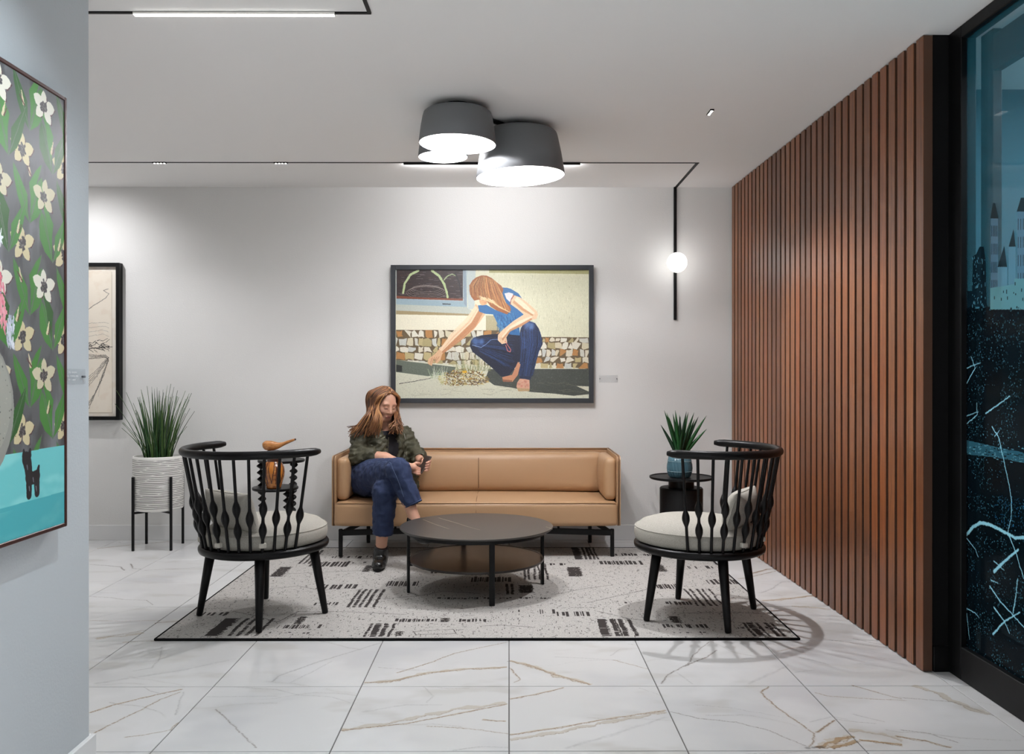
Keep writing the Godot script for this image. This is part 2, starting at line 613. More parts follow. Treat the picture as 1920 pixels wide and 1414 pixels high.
func marble_texture() -> ImageTexture:
	rng.seed = 41
	var n := 2048
	var im := Image.create_empty(n, n, false, Image.FORMAT_RGBA8)
	im.fill(rgb(214, 214, 213))
	clouds(im, rgb(194, 195, 197), 0.012, 0.05, 0.5, 0.55, 7, Vector2(1, 1.3))
	clouds(im, rgb(190, 188, 182), 0.03, 0.22, 0.6, 0.5, 8, Vector2(0.8, 1.6))
	clouds(im, rgb(226, 226, 226), 0.02, 0.1, 0.5, 0.6, 9)
	var cell := Vector2(n / 9.0, n / 8.0)
	# fine grey veins, tile by tile
	for c in 9:
		for r in 8:
			var sub := im.get_region(Rect2i(Vector2i(Vector2(c, r) * cell), Vector2i(cell)))
			for k in 2 + rng.randi() % 2:
				var p := Vector2(rng.randf(), rng.randf()) * cell
				var ang := rng.randf_range(-0.9, 0.3) + (PI if rng.randf() < 0.5 else 0.0)
				var pts := [p]
				for s in 7:
					ang += rng.randf_range(-0.45, 0.45)
					p += Vector2(cos(ang), sin(ang) * 1.0) * rng.randf_range(14, 30)
					pts.append(p)
				stroke(sub, pts, rng.randf_range(0.6, 1.5), 0.5, rgb(150, 146, 142, rng.randf_range(0.16, 0.5)), 0.35, 0.4, 0.25)
				if rng.randf() < 0.45:
					stroke(sub, pts, rng.randf_range(4, 9), 2.0, rgb(186, 182, 172, 0.05), 0.5, 0.1)
			im.blit_rect(sub, Rect2i(Vector2i.ZERO, sub.get_size()), Vector2i(Vector2(c, r) * cell))
	# the strong veins that the photograph shows: kind, half width in metres, then points
	var veins := [
		["b", .016, 683,1280, 735,1277, 800,1262, 870,1255, 954,1251], ["t", .004, 745,1262, 800,1245, 850,1226, 900,1215, 953,1204],
		["b", .020, 956,1239, 1000,1250, 1040,1265, 1112,1285], ["t", .004, 956,1253, 968,1266, 975,1275, 964,1280], ["g", .003, 1040,1232, 1100,1235, 1150,1238],
		["t", .003, 1150,1238, 1214,1255], ["g", .003, 1145,1230, 1162,1218, 1194,1217],
		["w", .022, 640,1368, 720,1358, 800,1340, 870,1328, 953,1318], ["b", .006, 640,1369, 760,1357, 870,1336, 953,1320], ["t", .003, 800,1362, 870,1366, 953,1376],
		["b", .009, 905,1349, 930,1352, 953,1353], ["g", .004, 850,1407, 905,1400, 953,1402], ["g", .003, 795,1288, 812,1305, 800,1318], ["g", .012, 680,1335, 760,1322, 830,1322],
		["w", .020, 956,1388, 1040,1374, 1130,1356, 1252,1335], ["b", .008, 956,1378, 1040,1366, 1130,1350, 1252,1332], ["b", .007, 956,1311, 1010,1301, 1060,1289],
		["g", .016, 1062,1404, 1150,1378, 1250,1345],
		["d", .003, 1257,1335, 1310,1348, 1380,1355, 1440,1370, 1512,1400], ["t", .004, 1442,1288, 1427,1299, 1453,1325, 1490,1350, 1528,1377, 1527,1392, 1518,1402],
		["t", .006, 1532,1375, 1545,1366, 1568,1352], ["o", .028, 1530,1402, 1560,1393, 1590,1384, 1606,1381], ["o", .020, 1560,1404, 1590,1396, 1608,1388], ["k", .012, 1516,1404, 1545,1402],
		["o", .016, 1612,1388, 1650,1393, 1698,1399], ["w", .024, 1592,1370, 1650,1378, 1700,1390], ["t", .003, 1530,1300, 1552,1306, 1600,1310, 1700,1315], ["t", .004, 1598,1286, 1640,1298, 1692,1312],
		["w", .026, 1712,1287, 1760,1301, 1800,1322, 1862,1342], ["d", .003, 1690,1309, 1745,1314, 1790,1318, 1868,1344], ["o", .026, 1852,1326, 1880,1318, 1905,1322], ["w", .030, 1872,1345, 1905,1336, 1925,1330],
		["b", .012, 1680,1382, 1735,1390, 1790,1405], ["d", .003, 1690,1370, 1745,1377, 1800,1395], ["g", .01, 1690,1235, 1735,1243],
		["b", .007, 168,1336, 210,1322, 290,1303, 345,1291], ["t", .004, 168,1379, 235,1344, 262,1332, 300,1312, 340,1297], ["g", .004, 330,1340, 337,1315, 345,1297], ["t", .003, 235,1382, 280,1376, 320,1368, 335,1354],
		["d", .003, 405,1330, 425,1348, 440,1362, 460,1382, 482,1403], ["g", .003, 388,1306, 450,1306, 520,1305], ["g", .003, 440,1288, 520,1293, 560,1303, 625,1307, 658,1318],
		["g", .004, 250,1258, 285,1252, 300,1235, 304,1212], ["g", .02, 180,1281, 280,1266, 350,1255, 440,1235], ["g", .006, 510,1278, 525,1266, 600,1240, 660,1222, 712,1206], ["g", .003, 545,1280, 580,1262, 622,1240],
		["w", .024, 182,1196, 240,1191, 270,1184], ["t", .004, 180,1197, 240,1187, 274,1181], ["t", .003, 170,1163, 230,1164, 300,1163], ["t", .006, 292,1168, 335,1164],
		["t", .004, 232,1204, 262,1202, 300,1201], ["d", .003, 170,1118, 207,1120, 235,1124, 275,1125, 288,1134],
		["d", .003, 272,1069, 345,1066, 385,1062, 430,1059], ["d", .006, 234,1069, 228,1063, 200,1060, 170,1058], ["d", .006, 246,1057, 250,1065, 266,1067], ["t", .008, 185,1028, 260,1020, 320,1015],
		["g", .003, 190,1095, 260,1093, 350,1092], ["g", .003, 180,1158, 215,1150, 285,1136],
		["t", .012, 1410,1076, 1440,1068, 1460,1066], ["b", .005, 1384,1086, 1405,1083, 1460,1070], ["g", .008, 1425,1113, 1450,1104, 1466,1092, 1495,1090], ["b", .022, 1430,1127, 1480,1123, 1530,1117],
		["w", .024, 1485,1137, 1520,1139, 1562,1144], ["d", .003, 1545,1199, 1600,1207, 1680,1218], ["d", .003, 1602,1199, 1640,1207, 1682,1213], ["t", .003, 1458,1222, 1490,1216, 1520,1212],
		["d", .004, 1497,1197, 1480,1188, 1470,1180], ["g", .018, 1405,1283, 1450,1262, 1478,1248], ["g", .006, 1500,1234, 1530,1240, 1555,1247], ["g", .004, 1490,1262, 1530,1257],
		["d", .004, 1240,1283, 1247,1274, 1252,1266, 1290,1246, 1300,1230, 1320,1212, 1330,1204], ["d", .005, 1285,1250, 1300,1243, 1325,1233, 1345,1220], ["g", .003, 1270,1262, 1300,1284],
		["g", .010, 1520,1355, 1560,1345, 1590,1350], ["g", .012, 1610,1245, 1660,1252, 1720,1262], ["g", .004, 1600,1340, 1640,1350, 1660,1355],
	]
	var tones := {"b": rgb(150, 120, 84, 0.5), "t": rgb(132, 108, 82, 0.55), "g": rgb(140, 140, 138, 0.2), "d": rgb(104, 96, 88, 0.5), "w": rgb(172, 160, 138, 0.2), "o": rgb(142, 98, 44, 0.35), "k": rgb(72, 72, 70, 0.4)}
	for v in veins:
		var pts := []
		for k in range(2, v.size(), 2):
			var q := on_floor(v[k], v[k + 1])
			pts.append(Vector2((q.x - FLOOR_X0) / FLOOR_W, (q.y - FLOOR_Z0) / FLOOR_D) * n)
		var r: float = v[1] * n / FLOOR_W
		var col: Color = tones[v[0]]
		if v[0] in ["b", "o"]:
			band(im, pts, r * 1.25, rgb(190, 176, 154, 0.5), rgb(122, 96, 70, 0.75))
			band(im, pts, r * 0.6, Color(col.r, col.g, col.b, 0.45), rgb(92, 70, 48, 0.75))
		elif v[0] == "w":
			band(im, pts, r, rgb(182, 170, 150, 0.5), rgb(128, 108, 84, 0.7))
		elif v[0] == "g" and r > 3.0:
			for k in 5:
				stroke(im, pts, r * 0.6, r * 0.4, Color(col.r, col.g, col.b, 0.035), r * 0.18, 0.0, 0.3)
			stroke(im, pts, 0.7, 0.6, rgb(150, 148, 146, 0.3), r * 0.12, 0.5, 0.5)
		else:
			stroke(im, pts, maxf(r, 0.8), maxf(r * 0.7, 0.6), col, 0.5, 0.5, 0.2)
			stroke(im, pts, r * 3.0, r * 2.0, Color(col.r, col.g, col.b, 0.035), 0.6, 0.1)
	return tex(im)

# a vein with a pale body and dark, uneven borders
func band(im: Image, pts: Array, r: float, fill: Color, edge: Color) -> void:
	var wob := FastNoiseLite.new()
	wob.seed = rng.randi() % 1000
	wob.frequency = 0.03
	var up := []
	var dn := []
	for i in pts.size() - 1:
		var a: Vector2 = pts[i]
		var b: Vector2 = pts[i + 1]
		var n := (b - a).normalized().orthogonal()
		var steps := maxi(2, int(a.distance_to(b) / 3.0))
		for k in steps:
			var p := a.lerp(b, float(k) / steps) + n * wob.get_noise_2d(p_run(a, b, k), 50.0) * r * 0.8
			var w := r * (0.55 + 0.7 * wob.get_noise_2d(p_run(a, b, k), 9.0))
			up.append(p + n * maxf(w, 0.6))
			dn.append(p - n * maxf(w * 0.9, 0.6))
	var ring := up.duplicate()
	for k in range(dn.size() - 1, -1, -1):
		ring.append(dn[k])
	var lo: Vector2 = ring[0]
	var hi: Vector2 = ring[0]
	for p in ring:
		lo = lo.min(p)
		hi = hi.max(p)
	lo = lo.floor() - Vector2.ONE
	var size := Vector2i(hi - lo) + Vector2i(3, 3)
	var sheet := Image.create_empty(size.x, size.y, false, Image.FORMAT_RGBA8)
	var moved := []
	for p in ring:
		moved.append(p - lo)
	poly(sheet, moved, fill)
	im.blend_rect(sheet, Rect2i(Vector2i.ZERO, size), Vector2i(lo))
	stroke(im, up, 0.8, 0.8, edge, 0.3, 0.5, 0.2)
	stroke(im, dn, 0.7, 0.7, Color(edge, edge.a * 0.7), 0.3, 0.5, 0.35)

func p_run(a: Vector2, b: Vector2, k: int) -> float:
	return a.x + a.y * 1.7 + k * 3.0 + b.x * 0.01

const RUG_X0 := -1.71
const RUG_Z0 := 4.14
const RUG_W := 3.115
const RUG_D := 2.19
var rug_im: Image

func rug_at(px: float, py: float) -> Vector2:
	var q := on_floor(px, py)
	return Vector2((q.x - RUG_X0) / RUG_W, (q.y - RUG_Z0) / RUG_D) * Vector2(rug_im.get_size())

func rug_texture() -> ImageTexture:
	rng.seed = 19
	rug_im = Image.create_empty(1868, 1314, false, Image.FORMAT_RGBA8)
	var im := rug_im
	im.fill(rgb(176, 173, 168))
	# mottled yarn
	var yarn := Image.create_empty(234, 219, false, Image.FORMAT_RGBA8)
	for y in 219:
		for x in 234:
			var g := rng.randf()
			yarn.set_pixel(x, y, Color(0.3, 0.28, 0.26, 0.28) if g < 0.3 else Color(0.9, 0.89, 0.87, 0.5) if g > 0.6 else Color(0.6, 0.6, 0.6, 0.0))
	for y in 6:
		for x in 8:
			im.blend_rect(yarn, Rect2i(0, 0, 234, 219), Vector2i(x * 234, y * 219))
	var ink := rgb(44, 38, 36)
	# specks and short dashes all over
	for k in 5200:
		var p := Vector2i(rng.randi() % 1868, rng.randi() % 1314)
		var c := Color(ink, rng.randf_range(0.35, 0.95))
		var s := Vector2i(2, rng.randi_range(5, 16)) if rng.randf() < 0.5 else Vector2i(rng.randi_range(3, 9), rng.randi_range(2, 4))
		var sq := Image.create_empty(s.x, s.y, false, Image.FORMAT_RGBA8)
		sq.fill(c)
		im.blend_rect(sq, Rect2i(Vector2i.ZERO, s), p)
	# thin wandering lines
	for w in [[655,1130,700,1128,790,1120,830,1112,900,1116], [490,1108,560,1102,600,1110,660,1106], [1100,1134,1200,1112,1240,1100], [440,1150,480,1158,520,1170,560,1150,640,1150,760,1156], [1040,1118,1090,1108,1150,1100], [520,1080,600,1076,700,1072], [900,1178,940,1176,1000,1180], [1270,1154,1380,1152,1440,1156], [775,1188,850,1184,855,1192,780,1194,775,1188], [1120,1150,1180,1164,1230,1170]]:
		var pts := []
		for k in range(0, w.size(), 2):
			pts.append(rug_at(w[k], w[k + 1]))
		stroke(im, pts, 1.3, 1.3, Color(ink, 0.8), 0.5, 0.7, 0.25)
	# bars that run away from the viewer: near y, far y, then place and width of each bar at the near edge
	for b in [[1196,1163, 398,30, 430,8, 446,8, 462,9, 480,7], [1198,1173, 684,6, 700,14, 714,10, 728,6], [1142,1108, 652,6, 664,7, 675,6, 686,7, 702,7], [1197,1165, 1140,20, 1160,10, 1177,11, 1196,8, 1168,4], [1140,1108, 1310,5, 1322,6, 1334,6, 1346,5, 1358,5], [1198,1172, 1418,6, 1432,14, 1446,6, 1462,8, 1474,6], [1052,1030, 1086,15, 1100,5, 1108,6, 1116,5, 1123,4], [1043,1031, 1085,12], [1090,1060, 985,5, 994,5, 1004,5, 1014,4, 1028,5], [1118,1098, 952,6, 962,6], [1062,1040, 1345,5, 1356,4, 1366,6], [1060,1034, 560,5, 570,5, 580,6]]:
		for k in range(2, b.size(), 2):
			var a := rug_at(b[k], b[0])
			var e := rug_at(b[k], b[1])
			var wpx: float = absf(rug_at(b[k] + b[k + 1] * 0.5, b[0]).x - a.x) * 2.0
			var y := a.y
			var drift := 0.0
			while y < e.y:
				drift = clampf(drift + rng.randf_range(-1.5, 1.5), -5, 5)
				if rng.randf() > 0.05:
					im.fill_rect(Rect2i(int(a.x - wpx * 0.5 + drift * 0.6), int(y), maxi(2, int(wpx * rng.randf_range(0.75, 1.1))), 3), ink)
				y += 3.0
	# rows of short marks: left, right, near y, far y, how full
	for r in [[368,425,1158,1150,.7], [375,440,1146,1144,.95], [592,668,1108,1098,.8], [588,634,1138,1132,.95], [512,596,1183,1174,.55], [505,580,1192,1188,.5], [736,842,1170,1163,.85], [855,915,1170,1163,.6], [720,792,1103,1092,.8], [782,832,1078,1070,.7], [820,960,1127,1123,.85], [975,1032,1127,1123,.8], [880,965,1095,1084,.8], [1045,1106,1160,1150,.8], [1053,1114,1145,1143,.95], [1208,1288,1108,1098,.75], [1250,1302,1138,1131,.9], [1246,1326,1182,1174,.7], [1252,1326,1192,1188,.45], [1120,1206,1063,1054,.8], [578,652,1066,1055,.75], [622,700,1050,1044,.7], [1330,1386,1100,1089,.7], [450,500,1052,1046,.7], [1150,1240,1046,1040,.7], [1026,1060,1064,1058,.7], [1290,1340,1070,1064,.6], [780,1010,1040,1036,.6], [1385,1470,1184,1179,.5], [1160,1215,1136,1132,.3], [660,720,1060,1056,.6], [960,1018,1152,1146,.25], [1010,1060,1156,1146,.3]]:
		var x: float = r[0]
		while x < r[1]:
			var w := rng.randf_range(2.0, 8.0)
			if rng.randf() < r[4]:
				var a := rug_at(x, r[2] - rng.randf_range(0, 2))
				var e := rug_at(x, r[3] + rng.randf_range(0, 2))
				var wp: float = absf(rug_at(x + w, r[2]).x - rug_at(x, r[2]).x) * 0.85
				im.fill_rect(Rect2i(int(a.x), int(a.y), maxi(2, int(wp)), maxi(3, int(e.y - a.y))), ink)
			x += w + rng.randf_range(0.3, 1.6)
	# solid blocks
	for s in [[505,528,1084,1066], [678,692,1075,1063], [1068,1094,1084,1067], [974,1000,1115,1101], [1236,1252,1075,1062], [550,564,1174,1160], [1262,1280,1172,1160], [740,753,1196,1188], [826,842,1170,1163]]:
		var a := rug_at(s[0], s[2])
		var b := rug_at(s[1], s[2])
		var e := rug_at(s[0], s[3])
		var y := a.y
		while y < e.y:
			im.fill_rect(Rect2i(int(a.x + rng.randf_range(-4, 4)), int(y), int(b.x - a.x + rng.randf_range(-4, 4)), 4), ink)
			y += 4
		for k in 14:
			im.fill_rect(Rect2i(int(rng.randf_range(a.x, b.x)), int(rng.randf_range(a.y, e.y)), 3, 8), rgb(120, 116, 110))
	return tex(im)

func wood_texture() -> ImageTexture:
	var im := Image.create_empty(128, 1024, false, Image.FORMAT_RGBA8)
	var n := FastNoiseLite.new()
	n.seed = 3
	n.frequency = 0.02
	n.fractal_octaves = 4
	for y in 1024:
		for x in 128:
			var warp := n.get_noise_2d(x * 0.5, y * 0.25) * 9.0
			var g := n.get_noise_2d((x + warp) * 9.0, y * 0.16) * 0.5 + 0.5
			var fine := n.get_noise_2d((x + warp) * 30.0, y * 0.7 + 400.0) * 0.5 + 0.5
			var t := clampf(g * 0.75 + fine * 0.35 - 0.05, 0.0, 1.0)
			im.set_pixel(x, y, rgb(90, 48, 24).lerp(rgb(178, 112, 62), t))
	return tex(im)

# the framed photograph above the sofa: a person crouching by a wall. Points are (left to right 90..1600, top to bottom 118..1112)
func photo_texture() -> ImageTexture:
	rng.seed = 77
	var im := Image.create_empty(1208, 795, false, Image.FORMAT_RGBA8)
	var q := func(a: Array) -> Array:
		var out := []
		for k in range(0, a.size(), 2):
			out.append(Vector2((a[k] - 90.0) * 0.8, (a[k + 1] - 118.0) * 0.8))
		return out
	im.fill(rgb(222, 220, 192))
	poly(im, q.call([800,118, 1600,118, 1600,640, 800,640]), rgb(226, 224, 194))
	for k in 900:
		var x := int(rng.randf_range(590, 1206))
		im.fill_rect(Rect2i(x, int(rng.randf_range(8, 410)), 2, int(rng.randf_range(4, 22))), rgb(206, 204, 172) if rng.randf() < 0.6 else rgb(240, 238, 214))
	poly(im, q.call([820,118, 1600,118, 1600,150, 820,140]), rgb(176, 172, 120))
	# window with what lies behind its pane
	poly(im, q.call([92,118, 650,118, 650,460, 92,460]), rgb(176, 190, 192))
	poly(im, q.call([96,118, 615,118, 615,355, 96,340]), rgb(44, 30, 30))
	for k in 260:
		var p := Vector2(rng.randf_range(10, 415), rng.randf_range(4, 180))
		im.fill_rect(Rect2i(int(p.x), int(p.y), rng.randi_range(6, 40), 2), [rgb(78, 54, 50), rgb(24, 18, 20), rgb(110, 100, 104), rgb(62, 40, 36)][rng.randi() % 4])
	for k in 5:
		var ring := []
		for s in 33:
			ring.append(Vector2(330 + cos(TAU * s / 32) * (110 + k * 12), 262 + k * 8 + sin(TAU * s / 32) * (26 + k * 5)))
		var flat := []
		for v in ring:
			flat.append_array([v.x, v.y])
		stroke(im, q.call(flat), 1.2, 1.2, rgb(150, 140, 132, 0.7), 0.5)
	poly(im, q.call([96,318, 300,332, 615,340, 615,356, 96,338]), rgb(122, 62, 40))
	stroke(im, q.call([148,296, 160,225, 205,155, 270,122]), 7, 8, rgb(186, 204, 150), 0.3, 0.8)
	stroke(im, q.call([375,124, 430,165, 470,230, 488,290, 496,332]), 8, 7, rgb(186, 204, 150), 0.3, 0.8)
	stroke(im, q.call([468,195, 490,168, 530,150, 565,165]), 4, 3, rgb(160, 176, 130), 0.3, 0.8)
	stroke(im, q.call([555,140, 590,230, 605,320]), 5, 5, rgb(20, 16, 18), 0.5, 0.8)
	poly(im, q.call([92,340, 630,362, 640,405, 92,385]), rgb(152, 174, 184))
	poly(im, q.call([92,385, 645,405, 690,440, 700,470, 92,435]), rgb(186, 192, 180))
	poly(im, q.call([455,376, 522,380, 520,388, 455,386]), rgb(70, 80, 84))
	poly(im, q.call([92,432, 690,460, 680,476, 92,462]), rgb(160, 142, 104))
	poly(im, q.call([615,118, 640,118, 645,405, 625,380]), rgb(140, 156, 168))
	poly(im, q.call([650,118, 715,118, 705,425, 655,420]), rgb(190, 200, 196))
	poly(im, q.call([92,462, 800,474, 800,598, 92,580]), rgb(234, 228, 204))
	poly(im, q.call([795,470, 930,470, 930,610, 795,600]), rgb(178, 168, 132))
	# broken stone facing
	for band in [[92.0, 582.0, 905.0, 862.0], [1180.0, 636.0, 1600.0, 886.0]]:
		poly(im, q.call([band[0], band[1], band[2], band[1] + 4, band[2], band[3], band[0], band[3] - 45]), rgb(96, 80, 56))
		var y: float = band[1] + 4
		while y < band[3] - 34:
			var x: float = band[0] + rng.randf_range(-20, 0)
			var hgt := rng.randf_range(36, 64)
			while x < band[2] - 14:
				var wid := rng.randf_range(26, 74)
				var shape := []
				for c in [[0.03, 0.05], [0.55, 0.0], [0.97, 0.08], [0.94, 0.55], [0.97, 0.94], [0.4, 0.97], [0.02, 0.9]]:
					if rng.randf() < 0.9:
						shape.append_array([clampf(x + c[0] * wid + rng.randf_range(-7, 9), band[0], band[2]), clampf(y + c[1] * hgt + rng.randf_range(-7, 9), band[1] + 2, band[3] - 2)])
				if shape.size() >= 6:
					poly(im, q.call(shape), [rgb(222, 216, 198), rgb(212, 202, 172), rgb(188, 172, 124), rgb(176, 124, 70), rgb(200, 202, 194), rgb(172, 158, 112), rgb(226, 222, 206), rgb(206, 204, 192), rgb(218, 210, 188)][rng.randi() % 9])
				x += wid + 3
			y += hgt + 3
	# pavement
	poly(im, q.call([92,815, 380,840, 820,870, 1600,884, 1600,1112, 92,1112]), rgb(216, 216, 194))
	poly(im, q.call([92,815, 350,845, 560,870, 540,920, 340,940, 92,908]), rgb(96, 104, 92))
	poly(im, q.call([820,885, 1600,884, 1600,1080, 1480,1092, 1330,1076, 1140,1062, 1000,1030, 860,1010, 790,960]), rgb(62, 66, 60))
	poly(im, q.call([1500,1015, 1600,1020, 1600,1060]), rgb(214, 212, 190))
	for k in 1500:
		var p := Vector2(rng.randf_range(0, 1206), rng.randf_range(600, 792))
		var c := im.get_pixelv(Vector2i(p))
		im.fill_rect(Rect2i(int(p.x), int(p.y), rng.randi_range(2, 7), 2), c.lightened(0.16) if rng.randf() < 0.5 else c.darkened(0.2))
	for k in 26:
		var a := Vector2(rng.randf_range(0, 1150), rng.randf_range(690, 785))
		stroke(im, [a, a + Vector2(rng.randf_range(20, 60), rng.randf_range(-12, 12)), a + Vector2(rng.randf_range(60, 110), rng.randf_range(-8, 16))], 0.9, 0.7, rgb(140, 136, 112, 0.8), 0.6)
	stroke(im, q.call([120,1000, 200,985, 300,970, 370,955]), 2.5, 1.5, rgb(52, 50, 44), 0.8, 0.6, 0.2)
	poly(im, q.call([92,850, 140,860, 140,905, 92,905]), rgb(34, 36, 34))
	# dry leaves and weeds
	for k in 620:
		var a := rng.randf() * TAU
		var rad := sqrt(rng.randf())
		var p := Vector2(620 + cos(a) * rad * 200, 945 + sin(a) * rad * 66 + absf(cos(a)) * rad * 20)
		var cols := [rgb(122, 86, 44), rgb(92, 62, 34), rgb(168, 128, 62), rgb(60, 46, 28), rgb(206, 186, 116), rgb(150, 138, 80)]
		if p.x < 470:
			cols = [rgb(200, 196, 130), rgb(224, 218, 170), rgb(170, 164, 96), rgb(206, 196, 140)]
		stroke(im, q.call([p.x, p.y, p.x + rng.randf_range(-22, 22), p.y + rng.randf_range(-12, 12)]), rng.randf_range(1.0, 4.2), 0.8, cols[rng.randi() % cols.size()], 0.4, 0.7)
	for k in 10:
		stroke(im, q.call([620 + rng.randf_range(-10, 20), 905 + rng.randf_range(-8, 8), 640, 912]), 6, 3, rgb(222, 170, 40), 0.6, 0.7)
	for k in 90:
		var x := rng.randf_range(560, 840)
		stroke(im, q.call([x, 900, x + rng.randf_range(-60, 50), rng.randf_range(700, 850)]), 1.0, 0.6, [rgb(190, 180, 130), rgb(120, 128, 70), rgb(86, 92, 54)][rng.randi() % 3], 0.6)
	for k in 40:
		var x := rng.randf_range(360, 480)
		stroke(im, q.call([x, rng.randf_range(920, 970), x + rng.randf_range(-40, 40), rng.randf_range(860, 930)]), 1.6, 0.8, [rgb(196, 210, 180), rgb(130, 150, 110), rgb(226, 230, 210)][rng.randi() % 3], 0.6)
	# the person in it
	var at := func(x: float, y: float) -> Vector2:
		return Vector2((x - 90.0) * 0.8, (y - 118.0) * 0.8)
	var skin := rgb(222, 178, 138)
	poly(im, q.call([715,380, 790,460, 740,530, 700,580, 620,650, 520,705, 452,772, 440,815, 412,842, 398,835, 404,806, 388,812, 372,862, 342,845, 344,808, 398,768, 440,720, 530,612, 650,520, 690,440]), skin)
	for k in 60:
		var o := rng.randf_range(-1, 1)
		var c := rgb(244, 218, 184, 0.22) if o < 0.1 else rgb(190, 132, 92, 0.25)
		stroke(im, q.call([740 + o * 30, 425 + o * 24, 680 + o * 36, 525 + o * 30, 560 + o * 34, 640 + o * 32, 450 + o * 14, 750 + o * 14]), 6, 3, c, 0.4, 0.2)
	for k in 4:
		stroke(im, q.call([430 - k * 18, 790 + k * 3, 410 - k * 16, 815 + k * 6, 398 - k * 12, 838 + k * 4]), 2.4, 1.6, rgb(172, 112, 80, 0.6), 0.2, 0.4)
	# jeans
	poly(im, q.call([668,705, 678,668, 700,642, 760,624, 880,612, 960,604, 1070,618, 1066,820, 1000,905, 962,952, 912,942, 850,882, 760,806, 690,752]), rgb(20, 24, 44))
	poly(im, q.call([1058,622, 1066,575, 1088,532, 1130,511, 1180,530, 1208,570, 1228,625, 1240,690, 1205,762, 1172,880, 1142,972, 1062,962, 1050,902, 1066,780]), rgb(24, 32, 60))
	for k in 240:
		var o := rng.randf()
		var c := [rgb(44, 66, 118, 0.25), rgb(12, 15, 30, 0.35), rgb(66, 96, 150, 0.16)][rng.randi() % 3] as Color
		var x := lerpf(1070, 1220, o)
		stroke(im, q.call([x, 560 + absf(o - 0.5) * 80, x + 6, 680, lerpf(1062, 1160, o) + rng.randf_range(-6, 6), 940]), 3, 2, c, 0.9, 0.2)
	for k in 160:
		var o := rng.randf()
		var c := [rgb(36, 52, 96, 0.22), rgb(10, 12, 24, 0.4), rgb(52, 78, 130, 0.15)][rng.randi() % 3] as Color
		stroke(im, q.call([690 + o * 60, 660 + o * 90, 800 + o * 40, 640 + o * 160, 960 + rng.randf_range(-40, 60), 640 + o * 240]), 4, 3, c, 0.9, 0.2)
	for k in 26:
		dab(im, at.call(720 + rng.randf_range(-30, 50), 668 + rng.randf_range(-18, 20)), rgb(78, 110, 166, 0.3), rng.randf_range(12, 26), 0.0)
		dab(im, at.call(1132 + rng.randf_range(-36, 34), 552 + rng.randf_range(-22, 24)), rgb(96, 130, 184, 0.3), rng.randf_range(12, 26), 0.0)
		dab(im, at.call(1095 + rng.randf_range(-12, 12), 640 + rng.randf_range(-30, 90)), rgb(70, 100, 156, 0.22), rng.randf_range(8, 16), 0.0)
	stroke(im, q.call([690,700, 760,718, 800,690, 830,662, 890,652]), 4, 2, rgb(120, 146, 190, 0.7), 0.5, 0.3)
	# shirt
	poly(im, q.call([920,254, 960,256, 990,264, 1050,300, 1078,340, 1060,330, 1000,318, 985,372, 1090,462, 1050,500, 1062,625, 1000,620, 960,612, 925,560, 880,520, 850,462, 790,458, 742,440, 733,392, 800,388, 870,428, 950,448, 986,420, 925,330]), rgb(42, 98, 152))
	for k in 130:
		var c := [rgb(26, 68, 116, 0.35), rgb(84, 148, 198, 0.3), rgb(50, 112, 168, 0.4)][rng.randi() % 3] as Color
		var x := rng.randf_range(880, 1030)
		var y := rng.randf_range(445, 560)
		stroke(im, q.call([x, y, x + rng.randf_range(-10, 30), y + 26, x + rng.randf_range(-10, 50), y + 50]), 5, 2, c, 0.7, 0.15)
	poly(im, q.call([1000,308, 1062,330, 1120,372, 1165,412, 1195,440, 1202,465, 1190,496, 1130,510, 1040,562, 985,592, 955,640, 962,682, 920,692, 888,662, 890,620, 940,570, 1012,512, 1092,462, 1040,420, 990,384]), rgb(234, 198, 160))
	for k in 50:
		var o := rng.randf()
		stroke(im, q.call([1010 + o * 30, 330 + (1.0 - o) * 40, 1080 + o * 30, 390 + (1.0 - o) * 40, 1160 + o * 14, 450 + (1.0 - o) * 20]), 6, 4, rgb(250, 228, 198, 0.25) if o > 0.4 else rgb(204, 150, 108, 0.3), 0.5, 0.2)
		stroke(im, q.call([1150, 480 + o * 20, 1060 + o * 10, 515 + o * 36, 985, 560 + o * 30, 925, 630 + o * 30]), 6, 4, rgb(250, 228, 198, 0.25) if o < 0.5 else rgb(198, 142, 102, 0.3), 0.5, 0.2)
	for k in 4:
		stroke(im, q.call([905 + k * 14, 640, 908 + k * 14, 668, 916 + k * 13, 684]), 1.6, 1.2, rgb(168, 112, 82, 0.6), 0.2, 0.4)
	stroke(im, q.call([1012,318, 990,350, 985,385]), 3.5, 2.5, rgb(140, 66, 58), 0.2, 0.8)
	poly(im, q.call([940,300, 975,292, 1010,302, 992,340, 984,368, 955,340]), rgb(226, 222, 222))
	# hair
	poly(im, q.call([690,200, 715,178, 760,160, 800,162, 840,180, 882,215, 915,240, 932,266, 918,330, 950,370, 985,402, 992,432, 960,462, 880,432, 832,402, 792,345, 740,348, 704,356, 680,325, 666,280, 668,235]), rgb(150, 86, 42))
	for k in 260:
		var u := rng.randf()
		var a := Vector2(lerpf(715, 870, u), 168 + absf(u - 0.4) * 60)
		var b := Vector2(lerpf(670, 985, u), lerpf(310, 445, u))
		stroke(im, q.call([a.x, a.y, lerpf(a.x, b.x, 0.5) + rng.randf_range(-10, 10) - (1.0 - u) * 22, lerpf(a.y, b.y, 0.5) - 14, b.x, b.y]), 1.3, 0.8, [rgb(206, 142, 84, 0.7), rgb(128, 68, 32, 0.8), rgb(232, 182, 116, 0.6), rgb(96, 50, 24, 0.8)][rng.randi() % 4], 0.3, 0.4)
